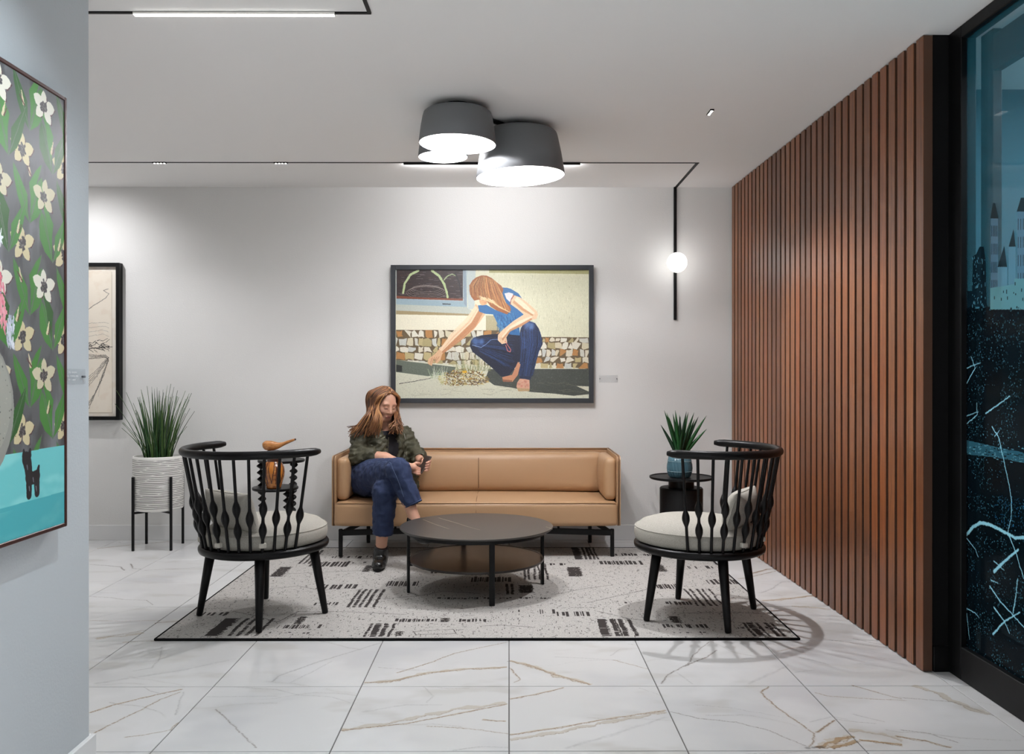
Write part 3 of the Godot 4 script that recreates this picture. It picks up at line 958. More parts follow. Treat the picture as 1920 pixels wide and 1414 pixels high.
	for k in 90:
		var u := rng.randf()
		stroke(im, q.call([lerpf(740, 850, u), lerpf(330, 360, u) + rng.randf_range(-16, 10), lerpf(830, 900, u), lerpf(360, 400, u), lerpf(900, 990, u), lerpf(410, 450, u)]), 1.3, 0.8, [rgb(240, 216, 164, 0.8), rgb(250, 236, 200, 0.8), rgb(200, 150, 92, 0.7)][rng.randi() % 3], 0.3, 0.4)
	poly(im, q.call([742,348, 770,352, 796,354, 806,378, 784,390, 764,392, 748,376]), rgb(222, 166, 122))
	dab(im, at.call(790, 372), rgb(180, 112, 78, 0.6), 9, 0.0)
	stroke(im, q.call([945,668, 965,700, 990,735, 985,752, 965,745, 950,700]), 2.0, 2.0, rgb(206, 110, 104), 0.2, 0.8)
	# feet
	poly(im, q.call([922,948, 1000,930, 1046,828, 1066,850, 1044,932, 1002,986, 930,982]), rgb(196, 136, 102))
	poly(im, q.call([922,965, 1000,972, 1000,986, 930,984]), rgb(140, 88, 64))
	poly(im, q.call([1040,990, 1060,960, 1100,962, 1136,970, 1138,1020, 1136,1052, 1050,1056, 1034,1022]), rgb(214, 162, 136))
	for k in 20:
		dab(im, at.call(rng.randf_range(1045, 1130), rng.randf_range(975, 1030)), [rgb(188, 92, 82, 0.4), rgb(238, 200, 176, 0.4), rgb(150, 92, 72, 0.4)][rng.randi() % 3], rng.randf_range(4, 10), 0.1)
	poly(im, q.call([1036,1032, 1136,1038, 1136,1056, 1050,1058]), rgb(186, 156, 114))
	# grain of the print
	var grain := Image.create_empty(256, 256, false, Image.FORMAT_RGBA8)
	for y in 256:
		for x in 256:
			var g := rng.randf()
			grain.set_pixel(x, y, Color(0, 0, 0, g * 0.16) if rng.randf() < 0.5 else Color(1, 1, 0.92, g * 0.14))
	for y in 4:
		for x in 5:
			im.blend_rect(grain, Rect2i(0, 0, 256, 256), Vector2i(x * 256, y * 256))
	return tex(im)

# still life: flowered paper, a stone vase, a turquoise table top. Points are metres from its right edge and from its bottom edge.
const PAINT_W := 1.25
const PAINT_H := 1.274
const PAINT_PX := 760.0
var paint_im: Image

func pp(u: float, h: float) -> Vector2:
	return Vector2(PAINT_W - u, PAINT_H - h) * PAINT_PX

func painting_texture() -> ImageTexture:
	rng.seed = 5
	paint_im = Image.create_empty(int(PAINT_W * PAINT_PX), int(PAINT_H * PAINT_PX), false, Image.FORMAT_RGBA8)
	var im := paint_im
	im.fill(rgb(92, 93, 95))
	clouds(im, rgb(132, 134, 138), 0.012, 0.0, 0.5, 0.7, 21, Vector2(1.4, 0.6))
	clouds(im, rgb(58, 58, 60), 0.018, 0.05, 0.5, 0.7, 22, Vector2(1.4, 0.6))
	for i in range(-1, 7):
		for j in range(-1, 6):
			var u0 := i * 0.222
			var h0 := j * 0.259 + 0.03
			_leafspray(im, u0 + 0.065, h0 + 0.02, 1.0)
			_leafspray(im, u0 + 0.185, h0 + 0.115, -1.0)
			_star(im, u0 + 0.112, h0 + 0.155, rgb(226, 220, 204) if j % 2 == 0 else rgb(206, 196, 166))
			_star(im, u0 + 0.222, h0 + 0.262, rgb(210, 196, 156))
	# the table
	poly(im, [pp(0, 0.235), pp(PAINT_W, 0.225), pp(PAINT_W, 0), pp(0, 0)], rgb(112, 204, 206))
	clouds_in(im, Rect2i(0, int((PAINT_H - 0.235) * PAINT_PX) + 2, im.get_width(), int(0.14 * PAINT_PX)), rgb(150, 226, 224), 31)
	poly(im, [pp(0, 0.095), pp(PAINT_W, 0.085), pp(PAINT_W, 0), pp(0, 0)], rgb(74, 176, 184))
	clouds_in(im, Rect2i(0, int((PAINT_H - 0.083) * PAINT_PX) + 2, im.get_width(), int(0.08 * PAINT_PX)), rgb(104, 194, 196), 32)
	# the vase
	var mid := pp(0.50, 0.355)
	oval(im, mid + Vector2(-8, 20), 0.225 * PAINT_PX, 0.205 * PAINT_PX, rgb(72, 86, 84))
	oval(im, mid, 0.238 * PAINT_PX, 0.222 * PAINT_PX, rgb(150, 150, 142))
	oval(im, mid + Vector2(20, -14), 0.20 * PAINT_PX, 0.18 * PAINT_PX, rgb(162, 162, 152))
	for k in 500:
		var a := rng.randf() * TAU
		var r := sqrt(rng.randf()) * 0.225
		dab(im, mid + Vector2(cos(a), sin(a) * 0.93) * r * PAINT_PX, [rgb(60, 62, 58, 0.8), rgb(186, 184, 170, 0.6), rgb(96, 100, 92, 0.6)][rng.randi() % 3], rng.randf_range(0.8, 2.6), 0.6)
	# its bouquet
	for k in 46:
		var p := pp(0.5 + rng.randf_range(-0.19, 0.25), 0.60 + rng.randf_range(-0.05, 0.24))
		var c: Color = [rgb(226, 120, 140), rgb(236, 236, 240), rgb(150, 130, 190), rgb(230, 214, 120), rgb(214, 90, 110), rgb(150, 190, 200), rgb(70, 120, 70)][rng.randi() % 7]
		for s in 14:
			stroke(im, [p, p + Vector2.from_angle(rng.randf() * TAU) * rng.randf_range(6, 24)], 4, 1, c.lerp(Color.WHITE, rng.randf() * 0.35), 0.3, 0.6)
	for spot in [[0.325, 0.665, rgb(224, 112, 130)], [0.318, 0.63, rgb(236, 150, 160)], [0.335, 0.71, rgb(220, 96, 116)], [0.31, 0.60, rgb(232, 130, 146)]]:
		for s in 22:
			var p := pp(spot[0] + rng.randf_range(-0.015, 0.015), spot[1] + rng.randf_range(-0.03, 0.03))
			stroke(im, [p, p + Vector2(rng.randf_range(-4, 8), rng.randf_range(6, 16))], 3.5, 1, spot[2].lerp(Color.WHITE, rng.randf() * 0.4), 0.3, 0.6)
	for s in 40:
		var p := pp(0.278 + rng.randf_range(-0.016, 0.016), 0.575 + rng.randf_range(-0.045, 0.03))
		stroke(im, [p, p + Vector2(rng.randf_range(-3, 6), rng.randf_range(8, 18))], 3.2, 1, rgb(232, 234, 240).lerp(rgb(176, 182, 200), rng.randf()), 0.3, 0.6)
	# the little dark animal figure on the table
	var ink := rgb(22, 22, 28)
	stroke(im, [pp(0.202, 0.212), pp(0.196, 0.195), pp(0.19, 0.165)], 17, 13, ink, 0.0, 0.9)
	stroke(im, [pp(0.190, 0.160), pp(0.170, 0.156), pp(0.150, 0.160)], 15, 14, ink, 0.0, 0.9)
	stroke(im, [pp(0.190, 0.155), pp(0.190, 0.108)], 12, 10, ink, 0.0, 0.9)
	stroke(im, [pp(0.152, 0.155), pp(0.149, 0.110)], 12, 10, ink, 0.0, 0.9)
	stroke(im, [pp(0.214, 0.222), pp(0.217, 0.238)], 8, 3, ink, 0.0, 0.9)
	stroke(im, [pp(0.188, 0.222), pp(0.184, 0.240)], 8, 3, ink, 0.0, 0.9)
	stroke(im, [pp(0.148, 0.163), pp(0.140, 0.186)], 8, 4, ink, 0.0, 0.9)
	for s in [[0.20, 0.195], [0.19, 0.135], [0.17, 0.157], [0.155, 0.13]]:
		stroke(im, [pp(s[0], s[1]), pp(s[0] - 0.003, s[1] - 0.014)], 2, 1.4, rgb(150, 156, 170, 0.7), 0.0, 0.4)
	return tex(im)

func clouds_in(im: Image, r: Rect2i, col: Color, seed_no: int) -> void:
	var sub := im.get_region(r)
	clouds(sub, col, 0.03, 0.0, 0.5, 0.7, seed_no, Vector2(0.6, 1.5), 200)
	im.blit_rect(sub, Rect2i(Vector2i.ZERO, r.size), r.position)

func _star(im: Image, u: float, h: float, col: Color) -> void:
	var c := pp(u, h)
	for k in 5:
		var d := Vector2.from_angle(-PI / 2 + TAU * k / 5 + rng.randf_range(-0.15, 0.15)) * Vector2(1.22, 0.95)
		var s := d.orthogonal()
		var l := rng.randf_range(36, 44)
		poly(im, [c + d * 8 + s * 5 + Vector2(3, 2), c + d * l * 0.6 + s * 12 + Vector2(3, 2), c + d * l + Vector2(4, 2), c + d * l * 0.6 - s * 12 + Vector2(3, 2), c + d * 8 - s * 5 + Vector2(3, 2)], rgb(78, 44, 46))
		poly(im, [c + d * 8 + s * 6, c + d * l * 0.4 + s * 12, c + d * l * 0.68 + s * 11, c + d * l * 0.88 + s * 6, c + d * l, c + d * l * 0.88 - s * 6, c + d * l * 0.68 - s * 11, c + d * l * 0.4 - s * 12, c + d * 8 - s * 6], col)
	for k in 40:
		dab(im, c + Vector2.from_angle(rng.randf() * TAU) * rng.randf_range(0, 14), rgb(66, 62, 64), 3.4, 0.7)
		dab(im, c + Vector2.from_angle(rng.randf() * TAU) * rng.randf_range(0, 10), rgb(128, 124, 120), 1.5, 0.7)

func _leafspray(im: Image, u: float, h: float, side: float) -> void:
	var c := pp(u, h)
	var green := rgb(66, 128, 54)
	var dark := rgb(44, 92, 40)
	for leaf in [[Vector2(0, 40), Vector2(-34, -8), Vector2(-30, -74), Vector2(-2, -24)], [Vector2(0, 40), Vector2(6, -22), Vector2(40, -84), Vector2(30, -14)], [Vector2(-4, 20), Vector2(-16, -50), Vector2(-30, -104), Vector2(2, -50)]]:
		var pts := []
		for p in leaf:
			pts.append(c + Vector2(p.x * side * 1.55, p.y * 0.95))
		var soft := []
		for k in 4:
			var a: Vector2 = pts[k]
			var b: Vector2 = pts[(k + 1) % 4]
			var mid := (a + b) * 0.5 + ((a + b) * 0.5 - c).normalized() * 7.0
			soft.append_array([a, mid])
		poly(im, soft, green if rng.randf() < 0.6 else dark)
		stroke(im, [pts[0], (pts[0] + pts[2]) * 0.5, pts[2]], 1.5, 1, rgb(96, 112, 96), 0.2, 0.6)
	for k in 1:
		var a := c + Vector2(rng.randf_range(-26, 34) * side, rng.randf_range(-80, 10))
		stroke(im, [a, a + Vector2(8 * side, -26)], 5, 1.5, rgb(214, 198, 164), 0.3, 0.7)
		stroke(im, [a + Vector2(4, 2), a + Vector2(14 * side, -16)], 2, 1.2, rgb(92, 46, 46), 0.3, 0.7)

# charcoal landscape; metres from its right and bottom edges
func drawing_texture() -> ImageTexture:
	rng.seed = 8
	var s := 640.0
	var w := 0.95
	var h := 1.13
	var im := Image.create_empty(int(w * s), int(h * s), false, Image.FORMAT_RGBA8)
	im.fill(rgb(236, 228, 216))
	var q := func(a: Array) -> Array:
		var out := []
		for k in range(0, a.size(), 2):
			out.append(Vector2(w - (222.0 - a[k]) / 241.0, (a[k + 1] - 503.0) / 241.0) * s)
		return out
	# sheet of paper on its mount
	poly(im, q.call([20, 512, 212, 512, 213, 770, 20, 770]), rgb(190, 178, 160))
	poly(im, q.call([20, 511, 211, 511, 212, 768, 20, 768]), rgb(232, 222, 206))
	clouds(im, rgb(222, 206, 186), 0.02, 0.0, 0.5, 0.4, 44)
	for k in 3:
		stroke(im, q.call([168,580, 180,572, 190,566, 200,560, 206,552, 196,546, 205,543]), 1.4, 1.0, rgb(110, 106, 100, 0.5), 0.6, 0.4)
	for k in 4:
		stroke(im, q.call([60,604 + k * 9, 168,606 + k * 8, 195,604 + k * 7, 206,606 + k * 8]), 1.4, 1.2, rgb(130, 126, 120, 0.35), 0.7, 0.4)
	for k in 150:
		var x := rng.randf_range(40, 206)
		var y := 637 + rng.randf_range(0, 18)
		stroke(im, q.call([x, y, x + rng.randf_range(2, 9), y + rng.randf_range(-6, 6)]), rng.randf_range(0.9, 2.2), 1.0, rgb(36, 34, 32, 0.7), 0.4, 0.5)
	stroke(im, q.call([60,652, 150,652, 180,651, 207,648]), 2.2, 2.0, rgb(30, 28, 28, 0.9), 0.6, 0.6)
	for k in 5:
		stroke(im, q.call([60,660 + k, 168,663 + k * 2, 200,664 + k, 205,668 + k, 196,676 + k * 2, 184,690 + k * 3, 168,704 + k * 4]), 1.3, 1.0, rgb(70, 66, 62, 0.7), 0.8, 0.5)
	for k in 4:
		stroke(im, q.call([205,672, 194,700 + k * 2, 182,730, 168,752 + k * 3, 120,800]), 1.4, 1.6, rgb(96, 92, 86, 0.6), 1.0, 0.5)
	for k in 14:
		var x := rng.randf_range(60, 195)
		stroke(im, q.call([x, rng.randf_range(680, 720), x - 8, rng.randf_range(700, 740)]), 1.0, 0.8, rgb(120, 114, 106, 0.5), 0.6)
	return tex(im)

# print on the glass: a gothic skyline over trees and bare branches. Metres from the far end of the pane and from the floor.
const PANE_W := 2.2
const PANE_H := 2.56
const PANE_BOTTOM := 0.14
const PANE_X := 1.925

func print_texture() -> ImageTexture:
	rng.seed = 64
	var s := 560.0
	var im := Image.create_empty(int(PANE_W * s), int(PANE_H * s), false, Image.FORMAT_RGBA8)
	# a place on the pane: a is across in pixels of the photograph, b its height there
	var at := func(px: float, py: float) -> Vector2:
		var z := PANE_X * FOCAL / (px - CX)
		return Vector2(3.594 - z, PANE_BOTTOM + PANE_H - (EYE + (CY - py) * z / FOCAL)) * s
	var sky := rgb(40, 122, 146, 0.34)
	var shade := rgb(6, 14, 20, 0.97)
	im.fill(sky)
	var q := func(a: Array) -> Array:
		var out := []
		for k in range(0, a.size(), 2):
			out.append(at.call(a[k], a[k + 1]))
		return out
	# trees and ground fill the lower part
	var horizon: float = at.call(1860, 575).y
	im.fill_rect(Rect2i(0, int(horizon), im.get_width(), im.get_height() - int(horizon)), rgb(7, 17, 23, 0.97))
	var growth := FastNoiseLite.new()
	growth.seed = 9
	growth.frequency = 0.012
	for k in 26000:
		var p := Vector2(rng.randf() * im.get_width(), horizon + rng.randf() * (im.get_height() - horizon))
		if growth.get_noise_2dv(p) > -0.22 + rng.randf() * 0.4:
			dab(im, p, [rgb(30, 72, 84, 0.9), rgb(52, 104, 118, 0.8), rgb(92, 158, 176, 0.8)][rng.randi() % 3], rng.randf_range(0.7, 2.0), 0.5)
	for k in 300:
		dab(im, Vector2(rng.randf() * im.get_width(), horizon + rng.randf_range(-12, 30)), rgb(8, 20, 27, 0.9), rng.randf_range(4, 12), 0.7)
	# buildings
	var stone := rgb(96, 140, 168, 0.62)
	var roof := rgb(24, 44, 54, 0.94)
	poly(im, q.call([1815,575, 1815,545, 1824,545, 1826,480, 1832,476, 1838,462, 1846,462, 1850,492, 1852,575]), rgb(14, 34, 44, 0.95))
	for k in 60:
		var p: Vector2 = at.call(rng.randf_range(1824, 1850), rng.randf_range(480, 572))
		im.fill_rect(Rect2i(int(p.x), int(p.y), 2, rng.randi_range(2, 7)), rgb(90, 150, 166, 0.8))
	# towers across the pane, the first two as they stand in view, then more of the kind nearer the viewer
	for t in [[1859.0, 1873.0, 405.0, 380.0], [1909.0, 1932.0, 392.0, 370.0], [1990.0, 2016.0, 420.0, 392.0], [2080.0, 2120.0, 300.0, 240.0], [2300.0, 2350.0, 420.0, 380.0]]:
		poly(im, q.call([t[0], 560, t[0], t[2], t[1], t[2], t[1], 560]), stone)
		poly(im, q.call([t[0] - 1, t[2] + 4, lerpf(t[0], t[1], 0.3), t[3], lerpf(t[0], t[1], 0.6), t[3], t[1] + 1, t[2] + 4]), roof)
		for k in 5:
			var x := lerpf(t[0] + 2, t[1] - 2, k / 4.0)
			for r in 4:
				stroke(im, q.call([x, t[2] + 18 + r * 34, x, t[2] + 38 + r * 34]), 1.1, 1.1, rgb(16, 40, 52, 0.9), 0.0, 0.6)
	for r in [[1872.0, 1890.0, 460.0, 500.0], [1893.0, 1906.0, 428.0, 462.0], [1935.0, 1990.0, 470.0, 505.0], [2020.0, 2078.0, 452.0, 500.0], [2130.0, 2300.0, 470.0, 510.0]]:
		poly(im, q.call([r[0], 560, r[0], r[3], lerpf(r[0], r[1], 0.7), r[2], r[1], r[3], r[1], 560]), rgb(104, 160, 186, 0.6))
		poly(im, q.call([r[0], r[3], lerpf(r[0], r[1], 0.7), r[2], r[1], r[3]]), roof)
	poly(im, q.call([1858,572, 1858,540, 1904,532, 1904,522, 1990,520, 2400,520, 2400,580, 1858,580]), rgb(104, 166, 176, 0.7))
	for k in 120:
		var p: Vector2 = at.call(rng.randf_range(1860, 2350), rng.randf_range(528, 566))
		im.fill_rect(Rect2i(int(p.x), int(p.y), 3, rng.randi_range(3, 9)), rgb(18, 44, 54, 0.9))
	for k in 700:
		var p: Vector2 = at.call(rng.randf_range(1813, 2400), rng.randf_range(572, 640))
		dab(im, p, rgb(10, 26, 32, 0.9) if rng.randf() < 0.6 else rgb(60, 110, 120, 0.7), rng.randf_range(1, 4), 0.5)
	# a terrace wall
	poly(im, q.call([1813,825, 1870,838, 1920,848, 2100,872, 2100,890, 1920,868, 1870,858, 1813,852]), rgb(44, 92, 108, 0.85))
	for k in 260:
		var p: Vector2 = at.call(rng.randf_range(1813, 2000), rng.randf_range(832, 866))
		im.fill_rect(Rect2i(int(p.x), int(p.y), rng.randi_range(3, 9), 2), rgb(90, 150, 166, 0.8) if rng.randf() < 0.5 else rgb(14, 34, 44, 0.9))
	# bare branches
	var twig := rgb(146, 206, 222, 0.85)
	for b in [[1.6,1812,722,1830,690,1822,668], [1.4,1813,690,1840,680], [1.6,1813,795,1834,778,1833,755], [1.4,1813,780,1836,772], [2.2,1850,775,1872,760,1896,742], [1.8,1862,800,1874,820,1883,858,1893,905,1899,940,1898,970,1892,998], [1.4,1867,818,1876,806], [5,1812,1005,1825,990,1840,981,1860,985,1878,994,1892,1002,1905,1009,1925,1008,1980,990,2060,1010], [2.2,1892,1000,1905,1030,1912,1055,1922,1085], [1.4,1813,1008,1830,1030,1836,1045], [4.5,1866,1072,1880,1058,1895,1045,1912,1030], [1.6,1865,1052,1885,1070], [1.6,1860,1088,1874,1095], [2.4,1858,1100,1878,1128,1898,1150,1925,1180], [2.0,1902,1150,1908,1110,1910,1085], [3,1864,1190,1880,1170,1898,1158,1915,1148], [2.4,1866,1140,1885,1165,1895,1188], [1.6,1812,1140,1830,1150,1838,1160], [1.5,1814,1150,1820,1200], [2,1960,720,2010,800,2040,900,2030,1010], [3,2060,1180,2000,1100,1960,1060], [2,2120,700,2180,820,2260,860], [4,2200,1250,2260,1080,2400,980]]:
		var pts := []
		for k in range(1, b.size(), 2):
			pts.append(at.call(b[k], b[k + 1]))
		stroke(im, pts, b[0], b[0] * 0.6, twig, 0.4, 0.7)
	for k in 900:
		var p: Vector2 = at.call(rng.randf_range(1866, 2300), rng.randf_range(930, 990))
		dab(im, p, rgb(44, 132, 186, 0.6), rng.randf_range(0.8, 2.0), 0.6)
	for k in 700:
		var p: Vector2 = at.call(rng.randf_range(1813, 2300), rng.randf_range(1050, 1220))
		dab(im, p, rgb(70, 140, 162, 0.5), rng.randf_range(0.7, 1.8), 0.6)
	return tex(im)

# ---------------------------------------------------------------- light
func omni(at: Vector3, energy: float, size: float, col: Color, called: String) -> void:
	var l := OmniLight3D.new()
	l.name = called
	l.position = at
	l.light_energy = energy
	l.light_size = size
	l.light_color = col
	l.omni_range = 20.0
	l.omni_attenuation = 2.0
	l.shadow_enabled = true
	add_child(l, true)

func spot(at: Vector3, to: Vector3, energy: float, size: float, angle: float, col: Color, called: String) -> void:
	var l := SpotLight3D.new()
	l.name = called
	l.light_energy = energy
	l.light_size = size
	l.light_color = col
	l.spot_range = 20.0
	l.spot_attenuation = 2.0
	l.spot_angle = angle
	l.spot_angle_attenuation = 1.0
	l.shadow_enabled = true
	add_child(l, true)
	l.look_at_from_position(at, to, Vector3.RIGHT if absf((to - at).normalized().y) > 0.9 else Vector3.UP)

func area(at: Vector3, aim: Vector3, size: Vector2, energy: float, col: Color, called: String) -> void:
	var l := AreaLight3D.new()
	l.name = called
	l.area_normalize_energy = true
	l.area_size = size
	l.light_energy = energy
	l.light_color = col
	l.area_range = 20.0
	l.area_attenuation = 2.0
	l.shadow_enabled = true
	add_child(l, true)
	var z := -aim.normalized()
	var x := Vector3.RIGHT
	x = (x - z * x.dot(z)).normalized()
	l.transform = Transform3D(Basis(x, z.cross(x), z), at)

const WHITE_LIGHT := Color(0.985, 0.985, 1.0)
const COOL_LIGHT := Color(0.90, 0.96, 1.0)

func camera_and_light() -> void:
	var cam := Camera3D.new()
	cam.name = "camera"
	cam.fov = rad_to_deg(2.0 * atan(707.0 / FOCAL))
	cam.near = 0.05
	cam.far = 60.0
	cam.position = Vector3(0, EYE, 0)
	cam.rotation = Vector3(-atan((707.0 - CY) / FOCAL), -atan((960.0 - CX) / FOCAL), 0)
	add_child(cam)
	cam.current = true
	var e := Environment.new()
	e.background_mode = Environment.BG_COLOR
	e.background_color = Color(0.02, 0.02, 0.022)
	e.tonemap_mode = Environment.TONE_MAPPER_LINEAR
	e.tonemap_exposure = 1.46
	e.sdfgi_enabled = true
	e.ssao_enabled = true
	e.ssil_enabled = true
	var we := WorldEnvironment.new()
	we.name = "surroundings"
	we.environment = e
	add_child(we)
	# light strips set in the ceiling track: over the picture wall, at the front left, and one added unseen behind the left wall
	area(Vector3(-0.118, CEIL - 0.016, -5.926), Vector3(0, -0.55, -1.0), Vector2(1.20, 0.012), 0.5, WHITE_LIGHT, "wall_strip")
	area(Vector3(-1.114, CEIL - 0.014, -3.476), Vector3.DOWN, Vector2(0.81, 0.018), 0.9, WHITE_LIGHT, "front_strip")
	area(Vector3(-3.2, CEIL - 0.014, -3.476), Vector3.DOWN, Vector2(0.81, 0.018), 0.9, WHITE_LIGHT, "added_side_strip")
	# small spots in the track
	spot(Vector3(-3.30, CEIL - 0.03, -5.918), Vector3(-3.25, 1.6, -BACK), 0.8, 0.02, 60.0, WHITE_LIGHT, "drawing_spot")
	spot(Vector3(-2.413, CEIL - 0.03, -5.918), Vector3(-2.5, 0.2, -6.2), 0.42, 0.02, 50.0, WHITE_LIGHT, "planter_spot")
	spot(Vector3(-1.576, CEIL - 0.03, -5.918), Vector3(-1.45, 0.0, -5.3), 0.8, 0.02, 46.0, WHITE_LIGHT, "table_spot")
	spot(Vector3(1.123, CEIL - 0.03, -4.773), Vector3(1.12, 0.0, -4.72), 2.3, 0.02, 54.0, WHITE_LIGHT, "chair_spot")
	spot(Vector3(-0.566, CEIL - 0.03, -2.0), Vector3(-1.36, 0.75, -2.1), 1.3, 0.02, 48.0, COOL_LIGHT, "painting_spot")
	# unseen downlights added to lift the bounce, over the floor by the viewer and behind the left wall
	for at in ADDED_DOWNLIGHTS:
		spot(Vector3(at.x, CEIL - 0.02, at.y), Vector3(at.x, 0.0, at.y), 7.4 if at.x > -2.0 else 4.2, 0.05, 46.0, WHITE_LIGHT, "added_downlight_lamp")

const ADDED_DOWNLIGHTS := [Vector2(-0.55, -0.4), Vector2(0.85, -0.4), Vector2(-0.55, 1.0), Vector2(0.85, 1.0), Vector2(-4.2, -4.4), Vector2(-3.4, -1.6)]

# ---------------------------------------------------------------- stuff
func make_materials() -> void:
	M.wall = bumpy(mat(rgb(224, 223, 220), 0.9), 0.05, 0.6, 6.0)
	M.ceiling = mat(rgb(238, 237, 235), 0.95)
	M.bluegrey = bumpy(mat(rgb(192, 197, 200), 0.9), 0.05, 0.6, 6.0)
	M.trim = mat(rgb(226, 226, 225), 0.5)
	M.black = mat(rgb(12, 12, 13), 0.45)
	M.blackmatt = mat(rgb(9, 9, 10), 0.8)
	M.blackmetal = mat(rgb(18, 18, 19), 0.4, 0.3)
	M.blackwood = mat(rgb(13, 12, 13), 0.36)
	M.frameblack = mat(rgb(40, 43, 48), 0.5)
	M.grout = mat(rgb(104, 102, 100), 0.9)
	M.backing = mat(rgb(112, 76, 54), 0.8)
	for k in [M.black, M.blackmatt, M.blackmetal, M.blackwood]:
		k.metallic_specular = 0.32
	M.blackmetal.metallic = 0.0
	var mb := mat(Color.WHITE, 0.3)
	mb.albedo_texture = marble_texture()
	M.marble = mb
	var rg := mat(Color.WHITE, 0.95)
	rg.albedo_texture = rug_texture()
	M.rug = rg
	var wt := wood_texture()
	M.slat_side_shade = mat(rgb(84, 56, 40), 0.6)  # slat sides darker than the faces: shade of the gaps put into the colour
	M.wood = []
	for c in [Color(1, 1, 1), Color(0.86, 0.84, 0.84), Color(1.0, 0.93, 0.86), Color(0.78, 0.75, 0.74), Color(0.95, 0.95, 0.98), Color(0.9, 0.84, 0.78)]:
		var m := mat(c, 0.48)
		m.metallic_specular = 0.35
		m.clearcoat_enabled = true
		m.clearcoat = 0.6
		m.clearcoat_roughness = 0.27
		m.albedo_texture = wt
		M.wood.append(m)
	M.leather = bumpy(mat(rgb(176, 140, 104), 0.42), 0.16, 0.7, 9.0, 11)
	M.leatherline = mat(rgb(120, 88, 60), 0.6)
	M.boucle = cloth(rgb(200, 197, 188), rgb(140, 135, 124), 14, 7.0)
	M.strap = cloth(rgb(214, 210, 200), rgb(170, 165, 154), 15, 14.0)
	M.stone = mat(rgb(58, 54, 51), 0.33)
	M.bronze = mat(rgb(54, 48, 45), 0.3, 0.3)
	M.vein = mat(rgb(214, 200, 180), 0.4)
	M.soil = bumpy(mat(rgb(38, 28, 22), 1.0), 0.1, 3.0, 12.0)
	M.lampgrey = mat(rgb(112, 114, 116), 0.55)
	M.lampwhite = mat(rgb(238, 238, 236), 0.6)
	M.pale = mat(rgb(236, 234, 228), 0.7)
	M.darkline = mat(rgb(64, 60, 56), 0.9)
	M.acrylic = mat(Color(0.62, 0.64, 0.66, 0.08), 0.3)
	M.acrylic.metallic_specular = 0.2
	M.acrylic.transparency = BaseMaterial3D.TRANSPARENCY_ALPHA
	M.steel = mat(rgb(110, 110, 112), 0.35, 0.8)
	M.led = glow(Color(1, 0.99, 0.96), 6.0)
	M.diffuser = glow(Color(1, 0.99, 0.97), 3.0)
	M.globe = glow(Color(1, 0.99, 0.96), 1.15)

func slab(parent: Node3D, called: String, lo: Vector3, hi: Vector3, m: Material, bev := 0.0, label := "") -> MeshInstance3D:
	var st := begin()
	rbox(st, Vector3.ZERO, (hi - lo).abs(), bev)
	return part(parent, called, st, m, (lo + hi) * 0.5, label)

func slat_x(z: float) -> float:
	return lerpf(1.737, 1.79, (6.69 - z) / 3.0)

